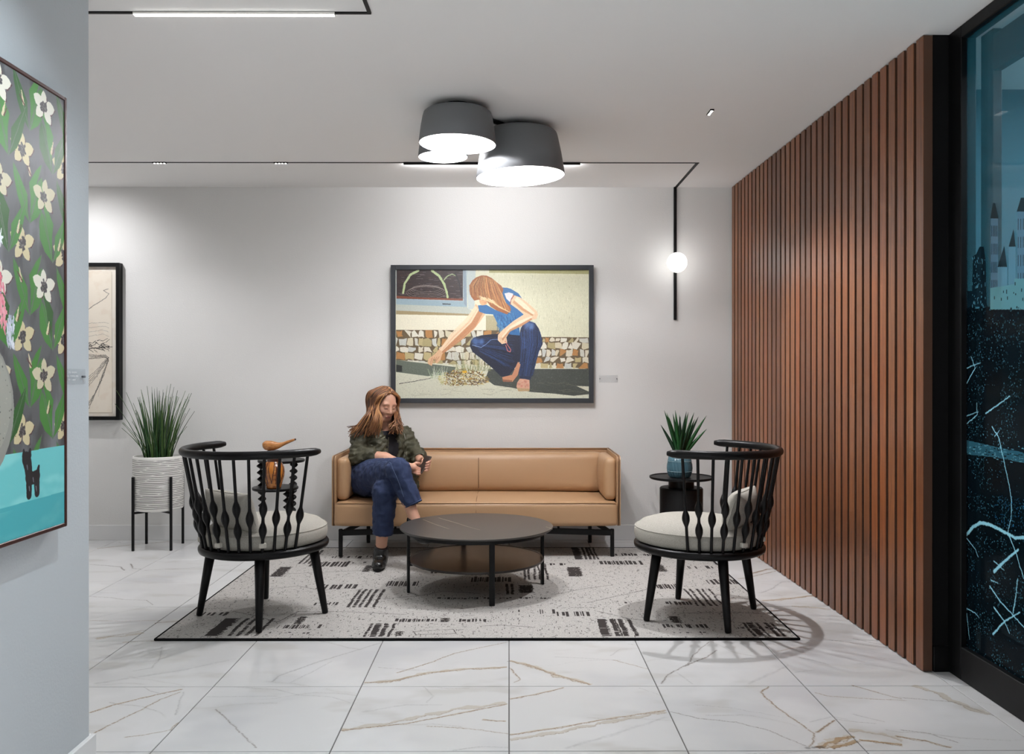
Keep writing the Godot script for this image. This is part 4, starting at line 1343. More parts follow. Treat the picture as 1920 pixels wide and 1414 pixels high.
func room() -> void:
	# floor: grout bed and single tiles
	var fl := structure("floor", "white marble tile floor with brown and grey veins", "floor")
	slab(fl, "grout_bed", Vector3(-5.0, -0.12, -BACK), Vector3(3.4, -0.0035, 2.0), M.grout)
	for c in range(-9, 6):
		for r in range(-9, 8):
			var x0 := maxf(c * TILE, -5.0)
			var x1 := minf((c + 1) * TILE, 3.4)
			var z0 := maxf(2.918 + (r - 1) * TILE, -2.0)
			var z1 := minf(2.918 + r * TILE, BACK)
			if z1 - z0 < 0.02 or x1 - x0 < 0.02:
				continue
			if x0 > 2.0 and (z0 > 4.4 or z1 < 2.2):
				continue
			_tile(fl, x0 + 0.0022, x1 - 0.0022, z0 + 0.0022, z1 - 0.0022)
	var ce := structure("ceiling", "smooth pale ceiling", "ceiling")
	slab(ce, "ceiling_board", Vector3(-5.15, CEIL, -BACK - 0.15), Vector3(3.55, CEIL + 0.15, 2.15), M.ceiling)
	var wb := structure("wall_back", "pale grey wall behind the sofa", "wall")
	slab(wb, "plaster", Vector3(-5.15, 0, -BACK - 0.15), Vector3(2.1, CEIL, -BACK), M.wall)
	var bb := structure("baseboard_back", "white baseboard along the back wall", "baseboard")
	slab(bb, "board", Vector3(-5.0, 0, -BACK), Vector3(1.735, 0.117, -BACK + 0.014), M.trim, 0.002)
	var wl := structure("wall_left", "blue-grey wall end at the left that carries the painting", "wall")
	slab(wl, "plaster", Vector3(-1.58, 0, -2.774), Vector3(-1.36, CEIL, 2.0), M.bluegrey)
	var bl := structure("baseboard_left", "white baseboard of the left wall", "baseboard")
	slab(bl, "board", Vector3(-1.36, 0, -2.79), Vector3(-1.343, 0.117, 2.0), M.trim, 0.002)
	slab(bl, "return_board", Vector3(-1.58, 0, -2.79), Vector3(-1.36, 0.117, -2.775), M.trim, 0.002)
	var wf := structure("wall_far_left", "pale wall closing the room at the left", "wall")
	slab(wf, "plaster", Vector3(-5.15, 0, -BACK), Vector3(-5.0, CEIL, 2.0), M.wall)
	var wn := structure("wall_front", "pale wall behind the viewer", "wall")
	slab(wn, "plaster", Vector3(-5.15, 0, 2.0), Vector3(3.55, CEIL, 2.15), M.wall)
	# slatted wall
	var wr := structure("wall_right", "walnut slat wall with dark gaps", "wall")
	var st := begin()
	var dirn := Vector3(slat_x(3.69) - slat_x(6.69), 0, 3.0).normalized()
	bar(st, Vector3(slat_x(BACK) + 0.09, CEIL * 0.5, -BACK), Vector3(slat_x(3.77) + 0.09, CEIL * 0.5, -3.77), 0.1, CEIL, Vector3.UP, 0.0)
	part(wr, "backing", st, M.backing)
	rng.seed = 100
	var pitch := (BACK - 3.692) / 34.0
	for k in 34:
		var z := 3.692 + pitch * (k + 0.36)
		var o := slab(wr, "slat", Vector3(-0.0185, -CEIL * 0.5 + 0.004, -pitch * 0.355), Vector3(0.02, CEIL * 0.5 - 0.004, pitch * 0.355), M.slat_side_shade)  # body in the darkened side colour, wood face laid on it
		_slat(o, pitch * 0.71, 0.0016, CEIL - 0.008, M.wood[(k * 5 + rng.randi() % 3) % 6])
		o.transform = Transform3D(Basis(Vector3.UP, atan2(dirn.x, dirn.z)), Vector3(slat_x(z) + 0.02, CEIL * 0.5, -z))
	slab(wr, "end_panel", Vector3(1.833, 0.112, -3.765), Vector3(1.96, CEIL, -3.697), M.blackmatt, 0.0, "black panel closing the end of the slats")
	slab(wr, "plinth", Vector3(1.835, 0, -3.78), Vector3(1.96, 0.112, -3.69), M.black, 0.003, "low black plinth")
	slab(wr, "core", Vector3(1.96, 0, -BACK), Vector3(2.04, CEIL, -3.78), M.blackmatt)
	# glazed partition with its print
	var wi := structure("window_1", "black framed glass partition with a teal printed skyline", "window")
	slab(wi, "jamb", Vector3(1.90, 0, -3.70), Vector3(1.965, CEIL, -3.594), M.black, 0.003)
	slab(wi, "header", Vector3(1.90, CEIL - 0.055, -3.594), Vector3(1.965, CEIL, 2.0), M.black, 0.003)
	slab(wi, "sill", Vector3(1.90, 0, -3.594), Vector3(1.965, 0.14, 2.0), M.black, 0.003)
	slab(wi, "mullion", Vector3(1.90, 0.14, -1.394), Vector3(1.965, CEIL - 0.055, -1.32), M.black, 0.003)
	slab(wi, "side_panel", Vector3(1.92, 0.14, -1.32), Vector3(1.945, CEIL - 0.055, 2.0), M.blackmatt)
	var pm := mat(Color.WHITE, 0.12)
	pm.albedo_texture = print_texture()
	pm.metallic_specular = 0.12
	pm.transparency = BaseMaterial3D.TRANSPARENCY_ALPHA
	st = begin()
	var top := PANE_BOTTOM + PANE_H
	var zf := -3.594
	uvquad(st, Vector3(PANE_X, PANE_BOTTOM, zf), Vector3(PANE_X, PANE_BOTTOM, zf + PANE_W), Vector3(PANE_X, top, zf + PANE_W), Vector3(PANE_X, top, zf), Vector2(0, 1), Vector2(1, 1), Vector2(1, 0), Vector2(0, 0))
	part(wi, "printed_film", st, pm, Vector3.ZERO, "teal print of a gothic skyline, trees and branches")
	var gm := mat(Color(0.8, 0.95, 1.0, 0.03), 0.02)
	gm.metallic_specular = 0.3
	gm.transparency = BaseMaterial3D.TRANSPARENCY_ALPHA
	slab(wi, "pane", Vector3(PANE_X + 0.004, PANE_BOTTOM, zf), Vector3(PANE_X + 0.014, top, zf + PANE_W), gm)
	# second frame just behind it and the lit room beyond
	var w2 := structure("window_2", "second black frame behind the printed glass", "window")
	slab(w2, "post", Vector3(2.05, 0, -3.715), Vector3(2.09, CEIL, -3.622), M.black, 0.003)
	slab(w2, "header", Vector3(2.05, 2.574, -3.622), Vector3(2.09, 2.727, -1.0), M.black, 0.003)
	slab(w2, "sill", Vector3(2.05, 0, -3.622), Vector3(2.09, 0.19, -1.0), M.black, 0.003)
	var wa := structure("wall_adjacent", "pale teal wall of the room beyond the glass", "wall")
	var teal := mat(rgb(150, 205, 214), 0.8)
	slab(wa, "plaster", Vector3(3.4, 0, -BACK), Vector3(3.55, CEIL, 2.0), teal)
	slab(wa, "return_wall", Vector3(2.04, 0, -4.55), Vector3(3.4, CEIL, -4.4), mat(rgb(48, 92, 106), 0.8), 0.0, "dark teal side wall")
	area(Vector3(2.75, CEIL - 0.05, -3.3), Vector3.DOWN, Vector2(0.3, 0.9), 2.0, COOL_LIGHT, "adjacent_panel")
	var pl := thing("panel_light", "white ceiling panel light beyond the printed glass", "light", Vector3(2.75, CEIL - 0.03, -3.3))
	slab(pl, "housing", Vector3(-0.16, 0.0, -0.46), Vector3(0.16, 0.028, 0.46), M.pale, 0.002)
	slab(pl, "diffuser", Vector3(-0.15, -0.006, -0.45), Vector3(0.15, 0.0, 0.45), M.diffuser)

func _tile(fl: Node3D, x0: float, x1: float, z0: float, z1: float) -> void:
	var st := begin()
	st.set_smooth_group(-1)
	var uv := func(p: Vector3) -> Vector2:
		return Vector2((p.x - FLOOR_X0) / FLOOR_W, (-p.z - FLOOR_Z0) / FLOOR_D)
	var b := 0.0012
	var up := [Vector3(x0 + b, 0, -z0 - b), Vector3(x1 - b, 0, -z0 - b), Vector3(x1 - b, 0, -z1 + b), Vector3(x0 + b, 0, -z1 + b)]
	var mid := [Vector3(x0, -b, -z0), Vector3(x1, -b, -z0), Vector3(x1, -b, -z1), Vector3(x0, -b, -z1)]
	var low := [Vector3(x0, -0.01, -z0), Vector3(x1, -0.01, -z0), Vector3(x1, -0.01, -z1), Vector3(x0, -0.01, -z1)]
	uvquad(st, up[0], up[1], up[2], up[3], uv.call(up[0]), uv.call(up[1]), uv.call(up[2]), uv.call(up[3]))
	for k in 4:
		var j := (k + 1) % 4
		uvquad(st, mid[k], mid[j], up[j], up[k], uv.call(mid[k]), uv.call(mid[j]), uv.call(up[j]), uv.call(up[k]))
		uvquad(st, low[k], low[j], mid[j], mid[k], uv.call(mid[k]), uv.call(mid[j]), uv.call(mid[j]), uv.call(mid[k]))
	part(fl, "tile", st, M.marble)

func _slat(parent: Node3D, wide: float, deep: float, tall: float, m: Material) -> MeshInstance3D:
	# the slat's face looks along -x; grain runs up
	var st := begin()
	st.set_smooth_group(-1)
	var h := Vector3(deep, tall, wide) * 0.5
	var b := 0.0006
	var u0 := rng.randf()
	var v0 := rng.randf()
	var ring := [Vector2(h.x, -h.z), Vector2(-h.x + b, -h.z), Vector2(-h.x, -h.z + b), Vector2(-h.x, h.z - b), Vector2(-h.x + b, h.z), Vector2(h.x, h.z)]
	var run := 0.0
	for k in ring.size():
		var a: Vector2 = ring[k]
		var c: Vector2 = ring[(k + 1) % ring.size()]
		var l := a.distance_to(c)
		var ua := u0 + run * 5.0
		var ub := u0 + (run + l) * 5.0
		uvquad(st, Vector3(a.x, -h.y, a.y), Vector3(c.x, -h.y, c.y), Vector3(c.x, h.y, c.y), Vector3(a.x, h.y, a.y), Vector2(ua, v0 + 1.1), Vector2(ub, v0 + 1.1), Vector2(ub, v0), Vector2(ua, v0))
		run += l
	for s in [-1.0, 1.0]:
		for k in range(1, ring.size() - 1):
			st.set_uv(Vector2(u0, v0))
			otri(st, Vector3(ring[0].x, s * h.y, ring[0].y), Vector3(ring[k].x, s * h.y, ring[k].y), Vector3(ring[k + 1].x, s * h.y, ring[k + 1].y), Vector3.ZERO)
	return part(parent, "slat_face", st, m, Vector3(-0.02, 0, 0))

# ---------------------------------------------------------------- lamps
func lamps() -> void:
	# front track with its light strip
	var t := thing("ceiling_track", "thin black ceiling track that turns towards the viewer at the upper left", "track", Vector3(-0.566, CEIL, -3.476))
	var st := begin()
	rbox(st, V3(-1.57, CEIL - 0.003, -3.476) - t.position, Vector3(2.02, 0.006, 0.016), 0.001)
	part(t, "rail", st, M.black)
	st = begin()
	rbox(st, V3(-0.566, CEIL - 0.003, -1.6) - t.position, Vector3(0.016, 0.006, 3.75), 0.001)
	part(t, "rail", st, M.black)
	var s := thing("light_strip", "glowing white linear light in the upper left track", "light", Vector3(-1.114, CEIL - 0.007, -3.476))
	st = begin()
	rbox(st, Vector3.ZERO, Vector3(0.816, 0.01, 0.02), 0.001)
	part(s, "housing", st, M.pale)
	st = begin()
	rbox(st, Vector3(0, -0.0055, 0), Vector3(0.81, 0.003, 0.019))
	part(s, "diffuser", st, M.led)
	for k in [[Vector3(-3.2, CEIL - 0.007, -3.476), Vector3(0.83, 0.01, 0.02), "unseen linear light added in the ceiling behind the left wall"]]:
		var e := thing("light_strip", k[2], "light", k[0])  # added strip, out of view, brightens the left floor and ceiling
		st = begin()
		rbox(st, Vector3.ZERO, k[1], 0.001)
		part(e, "housing", st, M.pale)
		st = begin()
		rbox(st, Vector3(0, -0.0055, 0), k[1] * Vector3(0.98, 0.3, 0.9))
		part(e, "diffuser", st, M.led)
	# back track: along the ceiling, to the wall, down the wall
	t = thing("wall_track", "thin black track across the ceiling and down the wall beside the globe", "track", Vector3(1.303, CEIL, -5.918))
	st = begin()
	rbox(st, V3(-1.83, CEIL - 0.002, -5.918) - t.position, Vector3(6.29, 0.004, 0.012), 0.001)
	part(t, "ceiling_rail", st, M.black)
	st = begin()
	rbox(st, V3(1.303, CEIL - 0.002, -6.3) - t.position, Vector3(0.022, 0.004, 0.77), 0.001)
	part(t, "return_rail", st, M.black)
	st = begin()
	rbox(st, V3(1.297, (CEIL + 1.718) * 0.5, -BACK + 0.011) - t.position, Vector3(0.022, CEIL - 1.718, 0.022), 0.002)
	part(t, "wall_rail", st, M.black)
	s = thing("wall_washer", "black linear wall light in the ceiling track above the picture", "light", Vector3(-0.118, CEIL - 0.008, -5.918))
	st = begin()
	rbox(st, Vector3(0, 0.0, 0.006), Vector3(1.22, 0.016, 0.016), 0.001)
	part(s, "housing", st, M.black)
	st = begin()
	rbox(st, Vector3(0, 0.003, -0.005), Vector3(1.2, 0.008, 0.005))
	part(s, "diffuser", st, M.led)
	for k in [[Vector3(-3.30, CEIL - 0.004, -5.918), 0.0, "four tiny spotlights in the track above the charcoal drawing"], [Vector3(-2.413, CEIL - 0.004, -5.918), 0.0, "four tiny spotlights in the track above the grass planter"], [Vector3(-1.576, CEIL - 0.004, -5.918), 0.0, "four tiny spotlights in the track above the twisted table"], [Vector3(1.123, CEIL - 0.004, -4.773), PI / 2, "lone module of four tiny spotlights in the ceiling near the slats"], [Vector3(-0.566, CEIL - 0.004, -2.0), PI / 2, "four tiny spotlights above the flower painting"]]:
		var e := thing("spot_module", k[2], "spotlight", k[0], k[1])
		st = begin()
		rbox(st, Vector3.ZERO, Vector3(0.094, 0.008, 0.022), 0.001)
		part(e, "housing", st, M.black)
		for n in 4:
			st = begin()
			lathe(st, [Vector2(0, -0.0062), Vector2(0.006, -0.006), Vector2(0.0075, -0.004), Vector2(0.0075, 0.0)], 12, Transform3D(Basis(), Vector3(-0.0335 + n * 0.0223, 0, 0)))
			part(e, "lens_light", st, M.led)
	var spots := ["above the viewer's left", "above the viewer's right", "behind the viewer's left", "behind the viewer's right", "near the charcoal drawing", "behind the left wall"]
	for k in ADDED_DOWNLIGHTS.size():  # added fixtures, out of view, for the bounce lamps
		var e := thing("added_downlight", "unseen round ceiling lamp added for bounce light " + spots[k], "light", Vector3(ADDED_DOWNLIGHTS[k].x, CEIL, ADDED_DOWNLIGHTS[k].y))
		st = begin()
		lathe(st, [Vector2(0.052, -0.001), Vector2(0.068, -0.004), Vector2(0.07, 0.0)], 32)
		part(e, "trim_ring", st, M.pale)
		st = begin()
		lathe(st, [Vector2(0, -0.002), Vector2(0.052, -0.001)], 32)
		part(e, "diffuser_lamp", st, M.diffuser)
	# globe on the wall track
	var g := thing("globe_light", "round white glowing globe on the black wall track", "light", Vector3(1.291, 2.152, -6.575))
	st = begin()
	var pr := []
	for k in 17:
		var a := -PI / 2 + PI * k / 16
		pr.append(Vector2(maxf(0.0, cos(a)) * 0.078, sin(a) * 0.078))
	pr[0].x = 0.0
	pr[16].x = 0.0
	lathe(st, pr, 32)
	part(g, "globe", st, M.globe)
	st = begin()
	tube(st, [Vector3(0.006, 0, -0.07), Vector3(0.006, 0, -0.096)], [0.018, 0.018], 16)
	part(g, "stem", st, M.black)
	omni(g.position, 0.028, 0.07, WHITE_LIGHT, "globe_lamp")
	# cluster of three drum shades
	var c := thing("ceiling_lamp", "cluster of three grey drum shades glowing white underneath", "lamp", Vector3(-0.1, CEIL, -4.95))
	for k in [[Vector3(-0.281, 0, -4.67), 0.211, 0.190, 0.032, 0.211, -0.026, 0.65], [Vector3(0.067, 0, -5.06), 0.263, 0.2205, 0.032, 0.297, 0.048, 0.95], [Vector3(-0.40, 0, -5.19), 0.151, 0.138, 0.032, 0.148, 0.01, 0.4]]:
		_shade(c, k[0], k[1], k[2], k[3], k[4], k[5], k[6])
	st = begin()
	tube(st, [Vector3(-0.2, CEIL - 0.016, -4.76), Vector3(-0.02, CEIL - 0.016, -4.99)], [0.013, 0.013], 10)
	wpart(c, "connecting_bar", st, M.black)

func V3(x: float, y: float, z: float) -> Vector3:
	return Vector3(x, y, z)

# a drum whose lower rim is cut aslant (tilt is the rise of the rim to the right, in radians)
func _shade(c: Node3D, at: Vector3, rb: float, rt: float, gap: float, drop: float, tilt: float, energy: float) -> void:
	var base := Vector3(at.x, CEIL, at.z) - c.position
	var st := begin()
	st.set_smooth_group(0)
	var seg := 48
	var prof := []
	var tk := 0.004
	# outside going down, then inside going up: (radius share, depth share, inside)
	for p in [[0.02, gap, 0.0], [rt - 0.034, gap, 0.0], [rt - 0.016, gap + 0.004, 0.0], [rt - 0.005, gap + 0.014, 0.0], [rt, gap + 0.03, 0.0], [lerpf(rt, rb, 0.5), lerpf(gap, drop, 0.5), 0.5], [rb, drop, 1.0], [rb - tk, drop + 0.001, 1.0]]:
		prof.append(p)
	var ring := func(p: Array, k: int) -> Vector3:
		var a := TAU * k / seg
		var r: float = p[0]
		var y: float = -p[1] + tan(tilt) * -cos(a) * r * p[2] * -1.0
		return base + Vector3(cos(a) * r, y, sin(a) * r)
	for i in prof.size() - 1:
		for k in seg:
			var a: Vector3 = ring.call(prof[i], k)
			var b: Vector3 = ring.call(prof[i], k + 1)
			var d: Vector3 = ring.call(prof[i + 1], k)
			var e: Vector3 = ring.call(prof[i + 1], k + 1)
			tri(st, a, b, e)
			tri(st, a, e, d)
	var sh := part(c, "shade", st, M.lampgrey)
	# white lining and top plate
	st = begin()
	st.set_smooth_group(0)
	var lin := [[rb - tk, drop + 0.001, 1.0], [lerpf(rt, rb, 0.5) - tk, lerpf(gap, drop, 0.5), 0.5], [rt - tk - 0.03, gap + 0.014, 0.0], [0.001, gap + 0.014, 0.0]]
	for i in lin.size() - 1:
		for k in seg:
			var a: Vector3 = ring.call(lin[i], k)
			var b: Vector3 = ring.call(lin[i], k + 1)
			var d: Vector3 = ring.call(lin[i + 1], k)
			var e: Vector3 = ring.call(lin[i + 1], k + 1)
			tri(st, a, b, e)
			tri(st, a, e, d)
	part(sh, "lining", st, M.lampwhite)
	st = begin()
	lathe(st, [Vector2(0, -gap - 0.012), Vector2(rt * 0.42, -gap - 0.004), Vector2(rt * 0.42, 0.0)], 32, Transform3D(Basis(), base), 1, 1, true)
	part(sh, "ceiling_mount", st, M.black)
	# round diffuser hung inside
	st = begin()
	var yd := lerpf(gap, drop, 0.5)
	lathe(st, [Vector2(0, -yd), Vector2(rt * 0.62, -yd), Vector2(rt * 0.66, -yd + 0.006), Vector2(rt * 0.66, -yd + 0.02), Vector2(0, -yd + 0.02)], 32, Transform3D(Basis(), base), 1, 1, true)
	part(sh, "diffuser_lamp", st, M.diffuser)
	omni(base + c.position + Vector3(0, -yd - 0.03, 0), energy, 0.025, WHITE_LIGHT, "shade_lamp")

# ---------------------------------------------------------------- pictures and plates
func framed(called: String, label: String, lo: Vector2, hi: Vector2, deep: float, edge: float, frame_mat: Material, im: Texture2D, inset: float, rough := 0.35) -> void:
	# lo and hi are (x, y) on the back wall
	var t := thing(called, label, "picture", Vector3((lo.x + hi.x) * 0.5, lo.y, -BACK))
	var c := Vector3(0, (hi.y - lo.y) * 0.5, 0)
	var w := hi.x - lo.x
	var h := hi.y - lo.y
	for s in [-1.0, 1.0]:
		var st := begin()
		rbox(st, c + Vector3(s * (w - edge) * 0.5, 0, deep * 0.5), Vector3(edge, h, deep), 0.0015)
		part(t, "frame_rail", st, frame_mat)
		st = begin()
		rbox(st, c + Vector3(0, s * (h - edge) * 0.5, deep * 0.5), Vector3(w - 2 * edge, edge, deep), 0.0015)
		part(t, "frame_rail", st, frame_mat)
	var m := mat(Color.WHITE, rough)
	m.albedo_texture = im
	var st2 := begin()
	var a := Vector3(-w * 0.5 + edge, edge, deep - inset)
	var b := Vector3(w * 0.5 - edge, h - edge, deep - inset)
	uvquad(st2, a, Vector3(b.x, a.y, a.z), b, Vector3(a.x, b.y, a.z), Vector2(0, 1), Vector2(1, 1), Vector2(1, 0), Vector2(0, 0))
	part(t, "print", st2, m)
	st2 = begin()
	rbox(st2, Vector3(0, h * 0.5, (deep - inset) * 0.5), Vector3(w - 2 * edge + 0.004, h - 2 * edge + 0.004, deep - inset - 0.004))
	part(t, "backing_board", st2, M.darkline)

func pictures() -> void:
	framed("framed_photograph", "wide black framed photograph of a crouching person on the wall above the sofa", Vector2(-0.918, 1.069), Vector2(0.657, 2.141), 0.05, 0.037, M.frameblack, photo_texture(), 0.012)
	framed("framed_drawing", "black framed charcoal landscape drawing half hidden by the left wall", Vector2(-4.02, 0.938), Vector2(-3.015, 2.156), 0.06, 0.028, M.black, drawing_texture(), 0.03)
	# painting on the left wall
	var t := thing("flower_painting", "tall still life painting of flowers and turquoise table on the left wall", "painting", Vector3(-1.36, 0.833, -2.553))
	var m := mat(Color.WHITE, 0.42)
	m.albedo_texture = painting_texture()
	var d := 0.042
	var fr := mat(rgb(58, 26, 22), 0.35)
	var e := 0.012
	var st := begin()
	uvquad(st, Vector3(d, e, PAINT_W - e), Vector3(d, e, e), Vector3(d, PAINT_H - e, e), Vector3(d, PAINT_H - e, PAINT_W - e), Vector2(0, 1), Vector2(1, 1), Vector2(1, 0), Vector2(0, 0))
	part(t, "canvas", st, m)
	st = begin()
	rbox(st, Vector3(d * 0.5 - 0.001, PAINT_H * 0.5, PAINT_W * 0.5), Vector3(d - 0.004, PAINT_H - 0.03, PAINT_W - 0.03))
	part(t, "stretcher", st, M.pale)
	for s in [0.0, 1.0]:
		st = begin()
		rbox(st, Vector3(d * 0.5, PAINT_H * 0.5, lerpf(e * 0.5, PAINT_W - e * 0.5, s)), Vector3(d + 0.006, PAINT_H, e), 0.002)
		part(t, "frame_rail", st, fr)
		st = begin()
		rbox(st, Vector3(d * 0.5, lerpf(e * 0.5, PAINT_H - e * 0.5, s), PAINT_W * 0.5), Vector3(d + 0.006, e, PAINT_W - 2 * e), 0.002)
		part(t, "frame_rail", st, fr)
	# plate on the left wall with three lines of very small lettering, too small to be read
	var p := thing("wall_plate", "clear plastic caption plate with three white lines beside the flower painting", "plate", Vector3(-1.36, 1.2535, -2.668))
	st = begin()
	rbox(st, Vector3(0.006, 0.024, 0), Vector3(0.003, 0.048, 0.14), 0.0008)
	part(p, "plate", st, M.acrylic)
	st = begin()
	tube(st, [Vector3(0, 0.024, -0.062), Vector3(0.011, 0.024, -0.062)], [0.0035, 0.0035], 10)
	part(p, "stud", st, M.steel)
	st = begin()
	tube(st, [Vector3(0, 0.024, 0.062), Vector3(0.011, 0.024, 0.062)], [0.0035, 0.0035], 10)
	part(p, "stud", st, M.steel)
	rng.seed = 9
	st = begin()
	for row in [[0.0375, 0.034, -0.026, [3, 6]], [0.026, 0.045, -0.032, [3, 6, 3]], [0.0145, 0.034, -0.026, [2, 1, 4]]]:
		var z: float = row[1]
		for n in row[3]:
			for k in n:
				rbox(st, Vector3(0.0079, row[0], z), Vector3(0.0006, 0.005, 0.0012))
				rbox(st, Vector3(0.0079, row[0] + rng.randf_range(-0.002, 0.002), z - 0.0013), Vector3(0.0006, 0.0012, 0.0024))
				z -= 0.0052
			z -= 0.004
	part(p, "lettering", st, M.trim)
	# plate beside the photograph
	p = thing("wall_plate", "small blank clear plate on the wall right of the framed photograph", "plate", Vector3(0.776, 1.229, -BACK))
	st = begin()
	rbox(st, Vector3(0, 0.029, 0.006), Vector3(0.146, 0.058, 0.003), 0.0008)
	part(p, "plate", st, M.acrylic)
	for s in [-1.0, 1.0]:
		st = begin()
		tube(st, [Vector3(s * 0.066, 0.029, 0), Vector3(s * 0.066, 0.029, 0.010)], [0.004, 0.004], 10)
		part(p, "stud", st, M.steel)

# ---------------------------------------------------------------- furniture
func rug() -> void:
	var t := thing("area_rug", "grey rug with broken black marks and black edge under the seating", "rug", Vector3(RUG_X0 + RUG_W * 0.5, 0, -RUG_Z0 - RUG_D * 0.5))
	var st := begin()
	st.set_smooth_group(-1)
	var h := 0.010
	var a := Vector3(-RUG_W * 0.5, h, RUG_D * 0.5)
	var b := Vector3(RUG_W * 0.5, h, RUG_D * 0.5)
	var c := Vector3(RUG_W * 0.5, h, -RUG_D * 0.5)
	var d := Vector3(-RUG_W * 0.5, h, -RUG_D * 0.5)
	var dn := Vector3(0, -h + 0.001, 0)
	uvquad(st, a, b, c, d, Vector2(0, 0), Vector2(1, 0), Vector2(1, 1), Vector2(0, 1))
	for e in [[a, b], [b, c], [c, d], [d, a]]:
		uvquad(st, e[0] + dn, e[1] + dn, e[1], e[0], Vector2.ZERO, Vector2.ZERO, Vector2.ZERO, Vector2.ZERO)
	part(t, "pile", st, M.rug)
	for e in [[a, b], [b, c], [c, d], [d, a]]:
		st = begin()
		var y := Vector3(0, -0.0042, 0)
		tube(st, [e[0] + y, e[1] + y], [0.0068, 0.0068], 8)
		part(t, "edge_binding", st, M.blackmatt)

func sofa() -> void:
	var xc := -0.229
	var t := thing("sofa", "tan leather sofa with thin black metal legs against the back wall", "sofa", Vector3(xc, 0, -6.3))
	var z := func(d: float) -> float:
		return -d + 6.3
	var n := FastNoiseLite.new()
	n.seed = 4
	n.frequency = 3.0
	var st := begin()
	softbox(st, Vector3(1.972, 0.165, 0.62), 0.028, Vector3(0.0, 0.022, 0.006), Transform3D(Basis(), Vector3(0, 0.318, z.call(6.24))), 18, 0.004, n)
	var seat := part(t, "seat", st, M.leather)
	st = begin()
	tube(st, [Vector3(-0.975, 0.397, z.call(5.935)), Vector3(0.975, 0.397, z.call(5.935))], [0.0035, 0.0035], 6)
	part(seat, "piping", st, M.leather)
	st = begin()
	tube(st, [Vector3(0, 0.245, z.call(5.922)), Vector3(0, 0.33, z.call(5.9225)), Vector3(0, 0.394, z.call(5.932)), Vector3(0, 0.414, z.call(6.0)), Vector3(0, 0.423, z.call(6.24)), Vector3(0, 0.42, z.call(6.42))], lerp_list(0.002, 0.002, 6), 6)
	part(seat, "seam", st, M.leatherline)
	st = begin()
	softbox(st, Vector3(1.90, 0.30, 0.15), 0.05, Vector3(0.0, 0.0, 0.022), Transform3D(Basis(Vector3.RIGHT, -0.10), Vector3(0, 0.553, z.call(6.515))), 16, 0.003, n)
	var back := part(t, "back_cushion", st, M.leather)
	st = begin()
	tube(st, [Vector3(0, 0.44, z.call(6.405)), Vector3(0, 0.55, z.call(6.413)), Vector3(0, 0.66, z.call(6.435)), Vector3(0, 0.70, z.call(6.49))], lerp_list(0.0025, 0.0025, 4), 6)
	part(back, "seam", st, M.leatherline)
	st = begin()
	rbox(st, Vector3(0, 0.478, z.call(6.605)), Vector3(2.014, 0.488, 0.03), 0.008)
	part(t, "back_shell", st, M.leather)
	st = begin()
	tube(st, [Vector3(-0.985, 0.722, z.call(6.588)), Vector3(0.985, 0.722, z.call(6.588))], [0.005, 0.005], 8)
	part(t, "top_welt", st, M.leather)
	for s in [-1.0, 1.0]:
		st = begin()
		# arm shell: a panel with rounded upper front corner
		var pr := []
		for k in 7:
			var a := PI / 2 * k / 6
			pr.append(Vector2(5.975 + 0.035 - sin(a) * 0.0 - 0.035 * cos(PI / 2 - a) , 0.72 - 0.035 + 0.035 * cos(a)))
		var outline := [Vector2(6.62, 0.235), Vector2(6.62, 0.72)]
		for k in 7:
			var a := PI / 2 * k / 6
			outline.append(Vector2(6.01 - 0.035 * sin(a), 0.685 + 0.035 * cos(a)))
		outline.append(Vector2(5.975, 0.235))
		var x0: float = s * 1.008
		var x1: float = s * 0.982
		st.set_smooth_group(-1)
		var mid := Vector3((x0 + x1) * 0.5, 0.48, z.call(6.3))
		for k in outline.size():
			var p: Vector2 = outline[k]
			var q: Vector2 = outline[(k + 1) % outline.size()]
			oquad(st, Vector3(x0, p.y, z.call(p.x)), Vector3(x0, q.y, z.call(q.x)), Vector3(x1, q.y, z.call(q.x)), Vector3(x1, p.y, z.call(p.x)), mid)
			otri(st, Vector3(x0, 0.48, z.call(6.3)), Vector3(x0, p.y, z.call(p.x)), Vector3(x0, q.y, z.call(q.x)), mid)
			otri(st, Vector3(x1, 0.48, z.call(6.3)), Vector3(x1, p.y, z.call(p.x)), Vector3(x1, q.y, z.call(q.x)), mid)
		var arm := part(t, "arm_shell", st, M.leather)
		st = begin()
		var path := []
		for k in range(1, outline.size()):
			path.append(Vector3(s * 0.995, outline[k].y, z.call(outline[k].x)))
		tube(st, path, lerp_list(0.006, 0.006, path.size()), 6)
		part(arm, "edge_stitching", st, M.leatherline)
		st = begin()
		softbox(st, Vector3(0.085, 0.30, 0.50), 0.036, Vector3(0.022, 0.0, 0.0), Transform3D(Basis(), Vector3(s * 0.944, 0.553, z.call(6.26))), 12)
		part(t, "arm_cushion", st, M.leather)
	for s in [-1.0, 1.0]:
		st = begin()
		rbox(st, Vector3(s * 0.955, 0.107, z.call(6.02)), Vector3(0.026, 0.194, 0.026), 0.003)
		part(t, "leg", st, M.blackmetal)
		st = begin()
		rbox(st, Vector3(s * 0.85, 0.117, z.call(6.57)), Vector3(0.026, 0.234, 0.026), 0.003)
		part(t, "leg", st, M.blackmetal)
		st = begin()
		bar(st, Vector3(s * 0.945, 0.178, z.call(6.02)), Vector3(s * 0.02, 0.178, z.call(6.16)), 0.02, 0.04)
		part(t, "brace", st, M.blackmetal)
		st = begin()
		bar(st, Vector3(s * 0.945, 0.178, z.call(6.02)), Vector3(s * 0.85, 0.178, z.call(6.57)), 0.02, 0.03)
		part(t, "brace", st, M.blackmetal)
		st = begin()
		rbox(st, Vector3(s * 0.58, 0.215, z.call(6.09)), Vector3(0.016, 0.05, 0.016), 0.002)
		part(t, "support_post", st, M.blackmetal)

